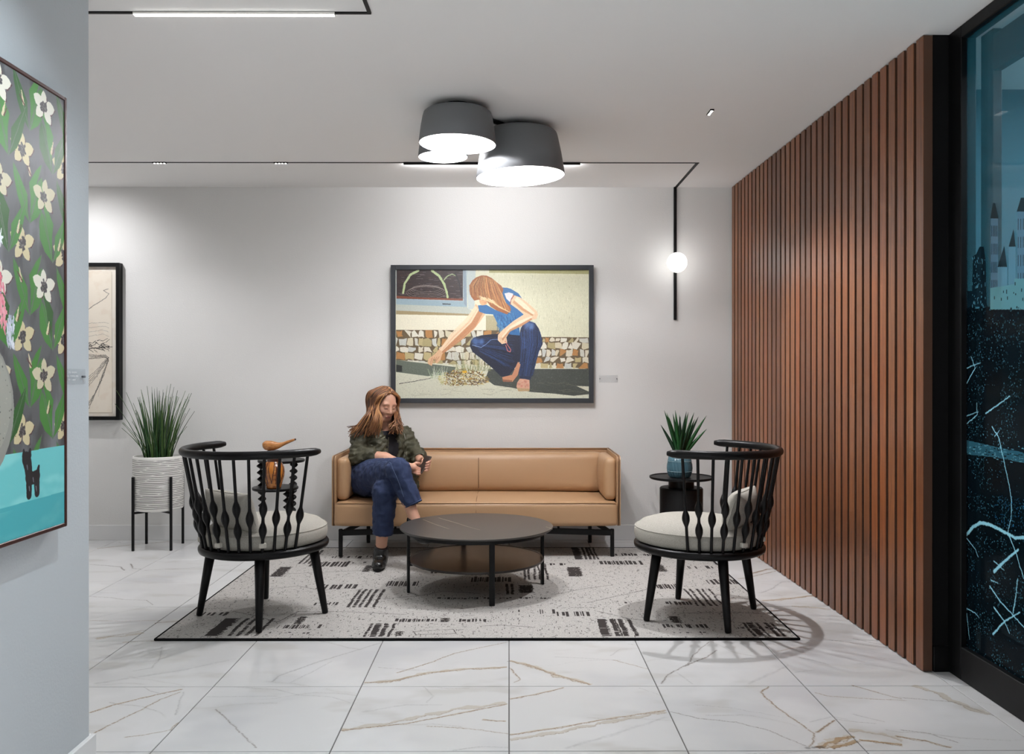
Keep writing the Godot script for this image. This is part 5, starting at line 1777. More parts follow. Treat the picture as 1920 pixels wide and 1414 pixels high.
func coffee_table() -> void:
	var t := thing("coffee_table", "round dark two-tier coffee table with slim black legs on the rug", "table", Vector3(-0.194, 0.01, -5.12))
	var st := begin()
	var y := 0.376
	lathe(st, [Vector2(0, y - 0.012), Vector2(0.452, y - 0.012), Vector2(0.457, y - 0.007), Vector2(0.457, y - 0.003), Vector2(0.455, y), Vector2(0, y)], 72, Transform3D(), 1, 1, true)
	var top := part(t, "table_top", st, M.stone)
	# thin light veins let into the stone
	for v in [[793, 974, 815, 983, 842, 992], [822, 971, 850, 979, 878, 988, 900, 994], [1024, 988, 1030, 990, 1036, 993]]:
		st = begin()
		var pts := []
		for k in range(0, v.size(), 2):
			var d = FOCAL * (EYE - 0.386) / (v[k + 1] - CY)
			pts.append(Vector3((v[k] - CX) * d / FOCAL, 0.3861, -d) - t.position)
		tube(st, pts, lerp_list(0.0016, 0.0008, pts.size()), 4, true, 0.2, Vector3.RIGHT)
		part(top, "vein", st, M.vein)
	st = begin()
	lathe(st, [Vector2(0.40, y - 0.036), Vector2(0.418, y - 0.036), Vector2(0.418, y - 0.012), Vector2(0.40, y - 0.012), Vector2(0.40, y - 0.036)], 64, Transform3D(), 1, 1, true)
	part(t, "top_ring", st, M.blackmetal)
	st = begin()
	lathe(st, [Vector2(0, 0.172), Vector2(0.398, 0.172), Vector2(0.402, 0.176), Vector2(0.402, 0.186), Vector2(0.396, 0.186), Vector2(0.392, 0.182), Vector2(0, 0.182)], 72, Transform3D(), 1, 1, true)
	part(t, "lower_shelf", st, M.bronze)
	var a0 := atan2(0.39, 0.098)
	for k in 4:
		var a := a0 + PI / 2 * k
		var o := Vector3(cos(a) * 0.409, 0, sin(a) * 0.409)
		st = begin()
		rbox(st, o + Vector3(0, (y - 0.012) * 0.5, 0), Vector3(0.016, y - 0.012, 0.03), 0.002, Basis(Vector3.UP, -a))
		part(t, "leg", st, M.blackmetal)
		st = begin()
		bar(st, o + Vector3(0, 0.164, 0), Vector3(0, 0.164, 0), 0.02, 0.016)
		part(t, "shelf_arm", st, M.blackmetal)

# a round-backed spindle chair; its front looks along its own +x
func lounge_chair(called_label: String, at: Vector3, turn: float) -> Node3D:
	var t := thing("lounge_chair", called_label, "chair", at, turn, "black spindle lounge chairs on the rug")
	var ax := 0.345
	var bz := 0.32
	var st := begin()
	lathe(st, [Vector2(0, 0.348), Vector2(0.93, 0.348), Vector2(0.985, 0.356), Vector2(1.0, 0.368), Vector2(1.0, 0.380), Vector2(0.985, 0.388), Vector2(0, 0.388)], 56, Transform3D(Basis(), Vector3(0.015, 0, 0)), ax, bz)
	part(t, "seat_frame", st, M.blackwood)
	for s in [[1, 1], [1, -1], [-1, 1], [-1, -1]]:
		st = begin()
		var foot := Vector3(s[0] * 0.214, 0, s[1] * 0.251)
		var head := Vector3(s[0] * 0.172, 0.356, s[1] * 0.203)
		tube(st, [foot, foot.lerp(head, 0.02), foot.lerp(head, 0.5), head], [0.013, 0.0165, 0.022, 0.027], 14)
		part(t, "leg", st, M.blackwood)
	# rail
	st = begin()
	var pts := []
	var rad := []
	var span := deg_to_rad(97.0)
	for k in 49:
		var a := PI + lerpf(-span, span, k / 48.0)
		pts.append(Vector3(cos(a) * 0.398, 0.886 + 0.006 * cos(a), sin(a) * 0.398))
		rad.append(0.021)
	rad[0] = 0.012
	rad[48] = 0.012
	rad[1] = 0.019
	rad[47] = 0.019
	tube(st, pts, rad, 14, true, 0.92)
	part(t, "arm_rail", st, M.blackwood)
	# spindles, one swelling and two swellings by turns
	for k in 17:
		var a := PI + deg_to_rad(lerpf(-86.0, 86.0, k / 16.0))
		var lo := Vector3(cos(a) * 0.308 + 0.0, 0.384, sin(a) * 0.292)
		var hi := Vector3(cos(a) * 0.395, 0.872, sin(a) * 0.395)
		pts = []
		rad = []
		var bumps := [0.365] if k % 2 == 0 else [0.24, 0.465]
		for i in 41:
			var f := i / 40.0
			pts.append(lo.lerp(hi, f))
			var r := 0.0078
			for b in bumps:
				var q := absf(f - b) / 0.092
				if q < 1.0:
					r += 0.0125 * pow(cos(q * PI / 2), 1.25)
			rad.append(r)
		st = begin()
		tube(st, pts, rad, 10)
		part(t, "spindle", st, M.blackwood)
	# seat cushion
	st = begin()
	var pr := [Vector2(0, 0.389), Vector2(0.88, 0.389), Vector2(0.955, 0.398), Vector2(0.975, 0.42), Vector2(0.978, 0.445), Vector2(0.965, 0.463), Vector2(0.955, 0.4665), Vector2(0.94, 0.472), Vector2(0.85, 0.495), Vector2(0.65, 0.516), Vector2(0.4, 0.527), Vector2(0.2, 0.531), Vector2(0, 0.532)]
	lathe(st, pr, 56, Transform3D(Basis(), Vector3(0.03, 0, 0)), ax * 0.98, bz * 0.95)
	var cu := part(t, "seat_cushion", st, M.boucle)
	st = begin()
	var ring := []
	for k in 57:
		var b := TAU * k / 56
		ring.append(Vector3(0.03 + cos(b) * ax * 0.98 * 0.962, 0.4665, sin(b) * bz * 0.95 * 0.962))
	tube(st, ring, lerp_list(0.003, 0.003, 57), 6, false)
	part(cu, "welt", st, M.boucle)
	for k in [3, 7, 11]:
		var a := PI + deg_to_rad(lerpf(-86.0, 86.0, k / 16.0))
		st = begin()
		rbox(st, Vector3(cos(a) * 0.315, 0.424, sin(a) * 0.302), Vector3(0.026, 0.024, 0.036), 0.004, Basis(Vector3.UP, -a))
		part(cu, "strap", st, M.strap)
	return t

func back_cushion(label: String, chair: Node3D, lean: float, off: Vector3) -> void:
	var n := FastNoiseLite.new()
	n.seed = 6
	n.frequency = 7.0
	var t := thing("cushion", label, "cushion", chair.position + chair.transform.basis * off, chair.rotation.y, "small grey cushions in the lounge chairs")
	var st := begin()
	var bs := Basis(Vector3.UP, PI / 2) * Basis(Vector3.RIGHT, -lean)
	pillow(st, 0.36, 0.215, 0.14, Transform3D(bs, Vector3(0, 0.115, 0)), 18, n)
	part(t, "cover", st, M.boucle)
	st = begin()
	var path := []
	for k in 49:
		var a := TAU * k / 48
		var c := Vector2(cos(a), sin(a))
		var e := Vector2(signf(c.x) * pow(absf(c.x), 0.35), signf(c.y) * pow(absf(c.y), 0.35))
		var pin := Vector2(1.0 - 0.07 * (1.0 - e.y * e.y) * absf(e.x), 1.0 - 0.07 * (1.0 - e.x * e.x) * absf(e.y))
		path.append(bs * Vector3(e.x * 0.18 * pin.x, e.y * 0.1075 * pin.y, 0) + Vector3(0, 0.115, 0))
	tube(st, path, lerp_list(0.0028, 0.0028, 49), 6, false)
	part(t, "seam", st, M.boucle)

func grass_planter() -> void:
	var c := Vector3(-2.62, 0, -6.405)
	var t := thing("planter_stand", "black metal four-legged plant stand under the white ribbed pot", "stand", c, 0.06)
	for k in 4:
		var a := PI / 4 + PI / 2 * k
		var o := Vector3(cos(a), 0, sin(a)) * 0.192
		var st := begin()
		rbox(st, o + Vector3(0, 0.27, 0), Vector3(0.017, 0.54, 0.017), 0.0015)
		part(t, "leg", st, M.blackmetal)
		if k < 2:
			st = begin()
			bar(st, o + Vector3(0, 0.276, 0), -o + Vector3(0, 0.276 - 0.0, 0), 0.015, 0.015)
			part(t, "cross_bar", st, M.blackmetal)
	var p := thing("planter_pot", "white ribbed cylinder pot of tall grass on black stand", "pot", c + Vector3(0, 0.286, 0))
	var st := begin()
	lathe(st, [Vector2(0, 0), Vector2(0.158, 0), Vector2(0.172, 0.006), Vector2(0.178, 0.02), Vector2(0.1785, 0.385), Vector2(0.1775, 0.396), Vector2(0.174, 0.40), Vector2(0.168, 0.398), Vector2(0.166, 0.36), Vector2(0, 0.36)], 56)
	part(p, "body", st, M.pale)
	# scratched rings round the pot
	rng.seed = 23
	for k in 27:
		var y := 0.025 + 0.0135 * k + rng.randf_range(-0.002, 0.002)
		st = begin()
		var a := rng.randf() * TAU
		var left := TAU
		while left > 0.2:
			var l := minf(left, rng.randf_range(0.5, 2.6))
			var pts := []
			var rr := []
			var n := int(l / 0.11) + 2
			for i in n:
				var b := a + l * i / (n - 1)
				pts.append(Vector3(cos(b) * 0.1782, y + sin(b * 3.0 + k) * 0.0018, sin(b) * 0.1782))
				rr.append(0.0016 if i > 0 and i < n - 1 else 0.0006)
			tube(st, pts, rr, 5)
			a += l + 0.05
			left -= l + 0.05
		part(p, "groove", st, M.darkline)
	st = begin()
	lathe(st, [Vector2(0, 0.366), Vector2(0.1, 0.368), Vector2(0.167, 0.362)], 32)
	part(p, "soil", st, M.soil)
	var g := thing("grass_plant", "tall spiky green ornamental grass in the white ribbed pot", "plant", c + Vector3(0, 0.652, 0))
	var m := mat(Color.WHITE, 0.45)
	m.vertex_color_use_as_albedo = true
	m.backlight_enabled = true
	m.backlight = Color(0.12, 0.16, 0.06)
	st = begin()
	rng.seed = 51
	var greens := [Color(0.035, 0.085, 0.02), Color(0.06, 0.13, 0.025), Color(0.02, 0.055, 0.018), Color(0.09, 0.16, 0.045), Color(0.03, 0.1, 0.03)]
	for k in 120:
		var a := rng.randf() * TAU
		var r := sqrt(rng.randf()) * 0.095
		var root := Vector3(cos(a) * r, -0.005, sin(a) * r)
		var out := Vector3(cos(a), 0, sin(a)).lerp(Vector3(rng.randf_range(-1, 1), 0, rng.randf_range(-1, 1)), 0.3)
		var hgt := rng.randf_range(0.24, 0.62) * (1.0 - r * 1.6)
		var lean := (0.06 + r * 1.9) * rng.randf_range(0.3, 1.15)
		var pts := []
		var ws := []
		for i in 7:
			var f := i / 6.0
			pts.append(root + Vector3(0, hgt * f, 0) + out * lean * (f * 0.55 + f * f * 0.6))
			ws.append(0.0062 * (1.0 - pow(f, 2.2)) + 0.0005)
		st.set_color(greens[rng.randi() % 5])
		blade(st, pts, ws, Vector3(-out.z, 0, out.x).normalized() if out.length() > 0.01 else Vector3.RIGHT, 0.3)
	part(g, "blades", st, m).set_meta("kind", "stuff")

# two round shelves held by twisted columns
func twisted_table() -> void:
	var c := Vector3(-1.705, 0.011, -6.33)
	var t := thing("twisted_side_table", "black two-tier side table with twisted columns behind the left chair", "table", c)
	var st := begin()
	lathe(st, [Vector2(0, 0.626), Vector2(0.168, 0.626), Vector2(0.172, 0.632), Vector2(0.172, 0.640), Vector2(0.168, 0.645), Vector2(0, 0.645)], 48, Transform3D(Basis(), Vector3(0, 0, -0.085)), 1, 1, true)
	part(t, "upper_shelf", st, M.blackwood)
	st = begin()
	lathe(st, [Vector2(0, 0.444), Vector2(0.160, 0.444), Vector2(0.164, 0.450), Vector2(0.164, 0.459), Vector2(0.160, 0.463), Vector2(0, 0.463)], 48, Transform3D(Basis(), Vector3(0.005, 0, 0.10)), 1, 1, true)
	part(t, "lower_shelf", st, M.blackwood)
	st = begin()
	lathe(st, [Vector2(0, 0.0), Vector2(0.15, 0.0), Vector2(0.155, 0.008), Vector2(0.15, 0.02), Vector2(0, 0.02)], 48, Transform3D(), 1, 1, true)
	part(t, "foot_plate", st, M.blackwood)
	for k in [[Vector3(-0.125, 0, 0.02), 0.626, -0.02], [Vector3(0.095, 0, -0.08), 0.626, 0.02], [Vector3(0.085, 0, 0.075), 0.444, 0.0]]:
		var pts := []
		var rr := []
		var n := 90
		for i in n + 1:
			var f := i / float(n)
			pts.append(k[0] + Vector3(-k[2] * (1.0 - f) * 1.2, 0.02 + (k[1] - 0.02) * f, 0))
			rr.append(0.030)
		st = begin()
		tube(st, pts, rr, 8, true, 0.24, Vector3.RIGHT, PI * 12.5 * k[1] / 0.626 / n)
		part(t, "twisted_column", st, M.blackwood)
	# turned wooden jar with its stopper
	var j := thing("wooden_jar", "turned brown wooden jar with dark pattern on the lower shelf of the twisted table", "jar", c + Vector3(0.018, 0.463, 0.185))
	var wm := StandardMaterial3D.new()
	var im := Image.create_empty(256, 128, false, Image.FORMAT_RGBA8)
	rng.seed = 61
	im.fill(rgb(158, 96, 42))
	clouds(im, rgb(196, 132, 66), 0.03, -0.1, 0.5, 0.8, 62, Vector2(0.5, 2.5), 128)
	clouds(im, rgb(96, 50, 22), 0.05, 0.1, 0.5, 0.8, 63, Vector2(0.5, 2.5), 128)
	for k in 6:
		var x := 21.0 + k * 42.7
		poly(im, [Vector2(x - 12, 34), Vector2(x + 12, 34), Vector2(x + 10, 60), Vector2(x, 108), Vector2(x - 10, 60)], rgb(190, 118, 48))
		stroke(im, [Vector2(x - 13, 33), Vector2(x + 13, 33), Vector2(x + 11, 60), Vector2(x, 109), Vector2(x - 11, 60), Vector2(x - 13, 33)], 1.6, 1.6, rgb(58, 26, 14), 0.2, 0.7)
		stroke(im, [Vector2(x + 21, 28), Vector2(x + 21, 110)], 4, 5, rgb(84, 40, 20, 0.8), 0.6, 0.5)
	wm.albedo_texture = tex(im)
	wm.roughness = 0.25
	st = begin()
	_lathe_uv(st, [Vector2(0.0, 0.0), Vector2(0.046, 0.0), Vector2(0.052, 0.006), Vector2(0.052, 0.014), Vector2(0.062, 0.05), Vector2(0.073, 0.09), Vector2(0.0755, 0.12), Vector2(0.072, 0.15), Vector2(0.060, 0.180), Vector2(0.046, 0.194), Vector2(0.043, 0.22), Vector2(0.043, 0.25), Vector2(0.048, 0.268), Vector2(0.0, 0.269)], 40)
	part(j, "body", st, wm)
	st = begin()
	lathe(st, [Vector2(0.046, 0.194), Vector2(0.0475, 0.196), Vector2(0.0445, 0.22), Vector2(0.0445, 0.25), Vector2(0.049, 0.268), Vector2(0.044, 0.2705)], 40)
	part(j, "neck_band", st, mat(rgb(70, 30, 20), 0.3))
	var gourd := thing("wooden_gourd", "wooden gourd with a long pointed handle lying on the brown jar", "ornament", c + Vector3(0.018, 0.733, 0.185))
	st = begin()
	var gp := smooth_path([Vector3(-0.078, 0.035, 0), Vector3(-0.06, 0.037, 0), Vector3(-0.02, 0.036, 0), Vector3(0.02, 0.036, 0), Vector3(0.06, 0.046, 0), Vector3(0.11, 0.066, 0), Vector3(0.15, 0.08, 0)], 5)
	var gr := []
	for i in gp.size():
		var f := i / float(gp.size() - 1)
		gr.append(0.004 if i == 0 else lerpf(0.020, 0.035, smoothstep(0.0, 0.22, f)) if f < 0.3 else lerpf(0.035, 0.0115, smoothstep(0.3, 0.78, f)) if f < 0.8 else lerpf(0.0115, 0.007, (f - 0.8) / 0.2))
	tube(st, gp, gr, 18)
	var gm := mat(Color.WHITE, 0.28)
	var gi := Image.create_empty(128, 128, false, Image.FORMAT_RGBA8)
	gi.fill(rgb(186, 128, 72))
	clouds(gi, rgb(142, 84, 40), 0.04, 0.0, 0.4, 0.9, 66, Vector2(0.6, 2.4), 128)
	gm.albedo_texture = tex(gi)
	gm.uv1_triplanar = true
	gm.uv1_scale = Vector3(7, 7, 7)
	part(gourd, "body", st, gm)
	st = begin()
	tube(st, [gp[gp.size() - 1], gp[gp.size() - 1] + Vector3(0.008, 0.002, 0)], [0.0075, 0.006], 12)
	part(gourd, "tip", st, mat(rgb(60, 36, 22), 0.4))

func _lathe_uv(st: SurfaceTool, prof: Array, segs: int) -> void:
	st.set_smooth_group(0)
	var top: float = prof[prof.size() - 1].y
	for i in prof.size() - 1:
		for k in segs:
			var p: Vector2 = prof[i]
			var q: Vector2 = prof[i + 1]
			var v := []
			for e in [[p, k], [p, k + 1], [q, k + 1], [q, k]]:
				var a: float = TAU * (e[1] % segs) / segs
				v.append(Vector3(e[0].x * cos(a), e[0].y, e[0].x * sin(a)))
			uvquad(st, v[1], v[0], v[3], v[2], Vector2((k + 1.0) / segs, 1.0 - p.y / top), Vector2(float(k) / segs, 1.0 - p.y / top), Vector2(float(k) / segs, 1.0 - q.y / top), Vector2((k + 1.0) / segs, 1.0 - q.y / top))

func drum_table() -> void:
	var c := Vector3(1.252, 0.011, -6.22)
	var t := thing("drum_side_table", "black round side table on a thick drum base behind the right chair", "table", c)
	var st := begin()
	lathe(st, [Vector2(0, 0), Vector2(0.150, 0), Vector2(0.155, 0.005), Vector2(0.155, 0.452), Vector2(0.149, 0.46), Vector2(0, 0.46)], 56, Transform3D(), 1, 1, true)
	part(t, "drum_base", st, M.blackmetal)
	st = begin()
	lathe(st, [Vector2(0, 0.46), Vector2(0.092, 0.46), Vector2(0.092, 0.524), Vector2(0, 0.524)], 40, Transform3D(), 1, 1, true)
	part(t, "neck", st, M.blackmetal)
	st = begin()
	lathe(st, [Vector2(0, 0.522), Vector2(0.222, 0.522), Vector2(0.229, 0.528), Vector2(0.229, 0.540), Vector2(0.225, 0.540), Vector2(0.222, 0.534), Vector2(0, 0.534)], 64, Transform3D(), 1, 1, true)
	part(t, "tray_top", st, M.blackmetal)
	# blue pot with upright facets
	var pc := c + Vector3(-0.012, 0.534, 0.0)
	var p := thing("blue_pot", "small blue-grey faceted ceramic pot on the black drum table", "pot", pc)
	st = begin()
	st.set_smooth_group(0)
	var prof := [Vector2(0.0, 0.0), Vector2(0.068, 0.0), Vector2(0.080, 0.008), Vector2(0.0915, 0.045), Vector2(0.093, 0.062), Vector2(0.0905, 0.095), Vector2(0.086, 0.118), Vector2(0.080, 0.150), Vector2(0.076, 0.150), Vector2(0.074, 0.125), Vector2(0.0, 0.125)]
	var seg := 96
	for i in prof.size() - 1:
		for k in seg:
			var v := []
			for e in [[i, k], [i, k + 1], [i + 1, k + 1], [i + 1, k]]:
				var a: float = TAU * e[1] / seg
				var pr: Vector2 = prof[e[0]]
				var row := 0.5 if pr.y > 0.05 and pr.y < 0.1 else 0.0
				var ridge := absf(fposmod(a / TAU * 24.0 + row, 1.0) - 0.5) * 2.0
				var r := pr.x - (0.0045 * ridge if e[0] > 1 and e[0] < 7 else 0.0)
				v.append(Vector3(cos(a) * r, pr.y, sin(a) * r))
			tri(st, v[0], v[2], v[1])
			tri(st, v[0], v[3], v[2])
	part(p, "body", st, mat(rgb(70, 104, 116), 0.22))
	for yy in [[0.118, 0.0862], [0.045, 0.0905]]:
		st = begin()
		var ring := []
		for k in 49:
			ring.append(Vector3(cos(TAU * k / 48) * yy[1], yy[0], sin(TAU * k / 48) * yy[1]))
		tube(st, ring, lerp_list(0.0016, 0.0016, 49), 6, false)
		part(p, "glaze_line", st, mat(rgb(150, 178, 186), 0.25))
	st = begin()
	lathe(st, [Vector2(0, 0.132), Vector2(0.05, 0.133), Vector2(0.0745, 0.128)], 32)
	part(p, "gravel", st, bumpy(mat(rgb(190, 186, 176), 0.9), 0.2, 6.0, 20.0))
	# spiky plant: each leaf a part
	var g := thing("spiky_plant", "dark green spiky agave plant in the blue pot", "plant", pc + Vector3(0, 0.13, 0))
	rng.seed = 33
	var greens := [mat(rgb(22, 64, 30), 0.4), mat(rgb(30, 84, 36), 0.4), mat(rgb(14, 46, 24), 0.4)]
	# tips as the photograph shows them (across and up in pixels from the root), then some behind and in front
	for lf in [[-28, 92, .2], [-22, 87, -.3], [-34, 65, .1], [-19, 58, .6], [-13, 86, .3], [-7, 92, -.2], [-2, 84, .5], [11, 90, .3], [17, 88, -.4], [25, 88, .2], [34, 80, -.1], [47, 82, .2], [48, 57, .1], [24, 76, .7], [4, 80, -.7], [-10, 70, .9], [14, 64, 1.0], [-16, 78, -.8], [30, 66, -.7], [2, 60, 1.1], [-12, 10, .8], [16, 9, 1.0]]:
		var tip := Vector3(lf[0] * 6.2 / FOCAL, lf[1] * 6.2 / FOCAL, lf[2] * 0.07)
		var pts := []
		var ws := []
		for i in 9:
			var f := i / 8.0
			var bow := sin(f * PI) * 0.012
			pts.append(Vector3(tip.x * f, tip.y * f + bow * 0.3, tip.z * f) + Vector3(signf(tip.x) * -bow * 0.4, 0, 0) + Vector3(tip.x, 0, tip.z) * 0.06)
			ws.append(0.0135 * sin(clampf(f * 1.35 + 0.35, 0.0, 1.0) * PI * 0.5) * (1.0 - pow(f, 3.0)) + 0.0006)
		st = begin()
		blade(st, pts, ws, Vector3(1, 0, 0.25 - lf[2] * 0.4).normalized(), 0.35, 0.002)
		part(g, "leaf", st, greens[rng.randi() % 3])

# ---------------------------------------------------------------- the seated person
func person() -> void:
	var root := V(704, 905, 6.28)
	root.y = 0.42
	var t := thing("person", "seated person with long auburn hair, olive jacket and jeans looking at a phone", "person", root)
	var fwd := Vector3(0.56, 0.0, 0.83).normalized()
	var rt := Vector3(fwd.z, 0, -fwd.x)   # towards the image right and away
	# joints
	var pelvis := V(703, 893, 6.26)
	var chest := V(716, 838, 6.30)
	var neck := V(722, 806, 6.30)
	var sh_r := V(678, 818, 6.20)
	var sh_l := V(757, 817, 6.42)
	var el_r := V(675, 860, 6.12)
	var fo_r := V(692, 853, 6.09)
	var wr_r := V(764, 874, 5.97)
	var el_l := V(782, 855, 6.36)
	var wr_l := V(790, 866, 6.08)
	var hip_r := V(682, 893, 6.20)
	var hip_l := V(728, 902, 6.32)
	var kn_r := V(746, 882, 5.66)
	var an_r := V(777, 972, 5.62)
	var kn_l := V(722, 922, 5.70)
	var an_l := V(714, 1040, 5.74)
	var toe_l := V(709, 1062, 5.57)
	var heel_l := V(712, 1060, 5.77)
	# --- skin: one continuous figure
	var lo := Vector3(-1.30, 0.0, -6.62)
	var hi := Vector3(-0.50, 1.32, -5.40)
	var f := Field.new(lo, hi, 0.014)
	f.capsule(pelvis, chest, 0.115, 0.105, 0.05)
	f.capsule(chest, neck, 0.09, 0.055, 0.04)
	f.capsule(chest + Vector3(0, 0.06, 0), sh_r, 0.07, 0.045, 0.04)
	f.capsule(chest + Vector3(0, 0.06, 0), sh_l, 0.07, 0.045, 0.04)
	f.capsule(sh_r, el_r, 0.046, 0.038, 0.02)
	f.capsule(fo_r, V(722, 860, 6.04), 0.041, 0.043, 0.02)
	f.capsule(el_r, fo_r, 0.038, 0.041, 0.02)
	f.capsule(V(722, 860, 6.04), wr_r, 0.042, 0.027, 0.02)
	f.capsule(sh_l, el_l, 0.046, 0.038, 0.02)
	f.capsule(el_l, wr_l, 0.04, 0.027, 0.02)
	f.capsule(hip_r, kn_r, 0.088, 0.056, 0.03)
	f.capsule(kn_r, an_r, 0.055, 0.036, 0.02)
	f.capsule(hip_l, kn_l, 0.088, 0.056, 0.03)
	f.capsule(kn_l, an_l, 0.055, 0.036, 0.02)
	f.capsule(an_l, heel_l, 0.034, 0.03, 0.02)
	f.capsule(heel_l, toe_l, 0.028, 0.022, 0.02)
	f.capsule(an_r, V(790, 1004, 5.56), 0.034, 0.024, 0.02)
	f.capsule(neck - Vector3(0, 0.02, 0), V(721, 776, 6.235), 0.052, 0.05, 0.02)
	var skin_st := begin()
	f.mesh(skin_st, func(_p): return Color(0.62, 0.34, 0.235))
	# head in a finer grid
	var hc := V(722, 757, 6.20)
	var hb := Basis(Vector3.UP, deg_to_rad(36.0)) * Basis(Vector3.RIGHT, deg_to_rad(22.0)) * Basis(Vector3.BACK, deg_to_rad(-3.0))
	var hf := Field.new(hc - Vector3(0.16, 0.17, 0.16), hc + Vector3(0.16, 0.16, 0.16), 0.0052)
	var L := func(x: float, y: float, z: float) -> Vector3:
		return hc + hb * Vector3(x, y, z)
	hf.ellipsoid(L.call(0, 0.022, -0.012), Vector3(0.074, 0.092, 0.094), hb, 0.0)
	hf.ellipsoid(L.call(0, -0.04, 0.028), Vector3(0.060, 0.072, 0.060), hb, 0.03)
	hf.capsule(L.call(-0.018, -0.098, 0.056), L.call(0.018, -0.098, 0.056), 0.019, 0.019, 0.03)
	hf.capsule(L.call(0, 0.012, 0.082), L.call(0, -0.028, 0.104), 0.0085, 0.0115, 0.012)
	hf.capsule(L.call(-0.012, -0.034, 0.092), L.call(0.012, -0.034, 0.092), 0.008, 0.008, 0.008)
	hf.capsule(L.call(-0.04, 0.024, 0.070), L.call(0.04, 0.024, 0.070), 0.012, 0.012, 0.02)
	for s in [-1.0, 1.0]:
		hf.ellipsoid(L.call(s * 0.037, -0.028, 0.058), Vector3(0.024, 0.022, 0.022), hb, 0.02)
		hf.ellipsoid(L.call(s * 0.030, 0.004, 0.088), Vector3(0.015, 0.010, 0.012), hb, 0.008, true)
		hf.ellipsoid(L.call(s * 0.030, 0.001, 0.074), Vector3(0.0135, 0.0115, 0.0125), hb, 0.003)
		hf.ellipsoid(L.call(s * 0.074, -0.008, -0.004), Vector3(0.010, 0.030, 0.018), hb, 0.008)
	hf.capsule(L.call(-0.016, -0.063, 0.084), L.call(0.016, -0.063, 0.084), 0.0062, 0.0062, 0.007)
	hf.capsule(L.call(-0.013, -0.073, 0.081), L.call(0.013, -0.073, 0.081), 0.0066, 0.0066, 0.007)
	hf.capsule(L.call(0, -0.08, 0.0), L.call(0, -0.14, -0.02), 0.052, 0.052, 0.03)
	var inv := hb.inverse()
	hf.mesh(skin_st, func(p: Vector3) -> Color:
		var q := inv * (p - hc)
		var c := Color(0.62, 0.34, 0.235)
		if q.z > 0.05:
			var lip := exp(-pow((q.y + 0.068) / 0.0075, 2)) * (1.0 - smoothstep(0.016, 0.024, absf(q.x)))
			c = c.lerp(Color(0.42, 0.13, 0.11), lip * 0.8)
			var ex := absf(absf(q.x) - 0.030)
			var lash := exp(-pow((q.y + 0.006 + ex * 0.1) / 0.0032, 2)) * (1.0 - smoothstep(0.011, 0.017, ex))
			c = c.lerp(Color(0.05, 0.025, 0.02), lash * 0.9)
			var brow := exp(-pow((q.y - 0.026 + ex * ex * 8.0) / 0.0045, 2)) * (1.0 - smoothstep(0.015, 0.021, ex))
			c = c.lerp(Color(0.12, 0.05, 0.025), brow * 0.75)
		return c)
	# hands, each finger a chain of its own
	_hands(skin_st, wr_r, wr_l)
	var skin := mat(Color.WHITE, 0.5)
	skin.vertex_color_use_as_albedo = true
	skin.subsurf_scatter_enabled = true
	skin.subsurf_scatter_strength = 0.08
	put(t, "body", field_mesh(skin_st), skin, -root)
	# --- dark top
	var tf := Field.new(lo, hi, 0.014)
	tf.capsule(pelvis, chest, 0.128, 0.118, 0.05)
	tf.capsule(chest + fwd * 0.035 + rt * 0.02, chest + fwd * 0.035 - rt * 0.02 + Vector3(0, 0.01, 0), 0.105, 0.105, 0.05)
	tf.capsule(chest, neck - Vector3(0, 0.03, 0), 0.10, 0.06, 0.04)
	var wr := FastNoiseLite.new()
	wr.seed = 2
	wr.frequency = 14.0
	wr.fractal_octaves = 3
	var st := begin()
	tf.mesh(st, null, func(p: Vector3) -> float: return wr.get_noise_3d(p.x, p.y * 0.7, p.z) * 0.006)
	put(t, "black_top", field_mesh(st), cloth(rgb(20, 20, 26), rgb(32, 32, 40), 71, 9.0), -root)
	# --- jacket, open at the front
	var jf := Field.new(Vector3(-1.32, 0.38, -6.66), Vector3(-0.50, 1.10, -5.85), 0.0115)
	jf.capsule(pelvis + Vector3(0, 0.0, 0), chest, 0.148, 0.138, 0.05)
	jf.capsule(chest + fwd * 0.03 - rt * 0.04, chest + fwd * 0.02 + rt * 0.04, 0.128, 0.122, 0.05)
	jf.capsule(chest + Vector3(0, 0.03, 0), neck - Vector3(0, 0.035, 0), 0.115, 0.078, 0.04)
	jf.capsule(chest + Vector3(0, 0.05, 0), sh_r, 0.085, 0.066, 0.05)
	jf.capsule(chest + Vector3(0, 0.05, 0), sh_l, 0.085, 0.062, 0.05)
	jf.capsule(sh_r, el_r + Vector3(0, 0.012, 0), 0.070, 0.068, 0.03)
	jf.capsule(el_r + Vector3(0, 0.012, 0), fo_r + Vector3(0.02, 0, 0.01), 0.066, 0.058, 0.03)
	jf.capsule(sh_l, el_l, 0.064, 0.058, 0.03)
	jf.capsule(el_l, el_l.lerp(wr_l, 0.45), 0.056, 0.050, 0.03)
	# hem over the hips and down to the seat
	jf.capsule(V(668, 880, 6.24), V(690, 893, 6.36), 0.09, 0.09, 0.04)
	jf.capsule(V(775, 895, 6.30), V(779, 916, 6.28), 0.03, 0.024, 0.03)
	jf.capsule(V(762, 860, 6.36), V(775, 898, 6.30), 0.05, 0.03, 0.03)
	# the opening
	jf.ellipsoid(chest + fwd * 0.205 + rt * 0.035 + Vector3(0, -0.02, 0), Vector3(0.080, 0.20, 0.10), Basis(Vector3.UP, atan2(fwd.x, fwd.z)) * Basis(Vector3.BACK, 0.10), 0.01, true)
	jf.ellipsoid(neck + fwd * 0.085 + Vector3(0, -0.01, 0), Vector3(0.06, 0.07, 0.07), Basis(Vector3.UP, atan2(fwd.x, fwd.z)), 0.01, true)
	# hollow of the sleeves' ends
	jf.ellipsoid(fo_r.lerp(wr_r, 0.36), Vector3(0.05, 0.048, 0.048), Basis(), 0.006, true)
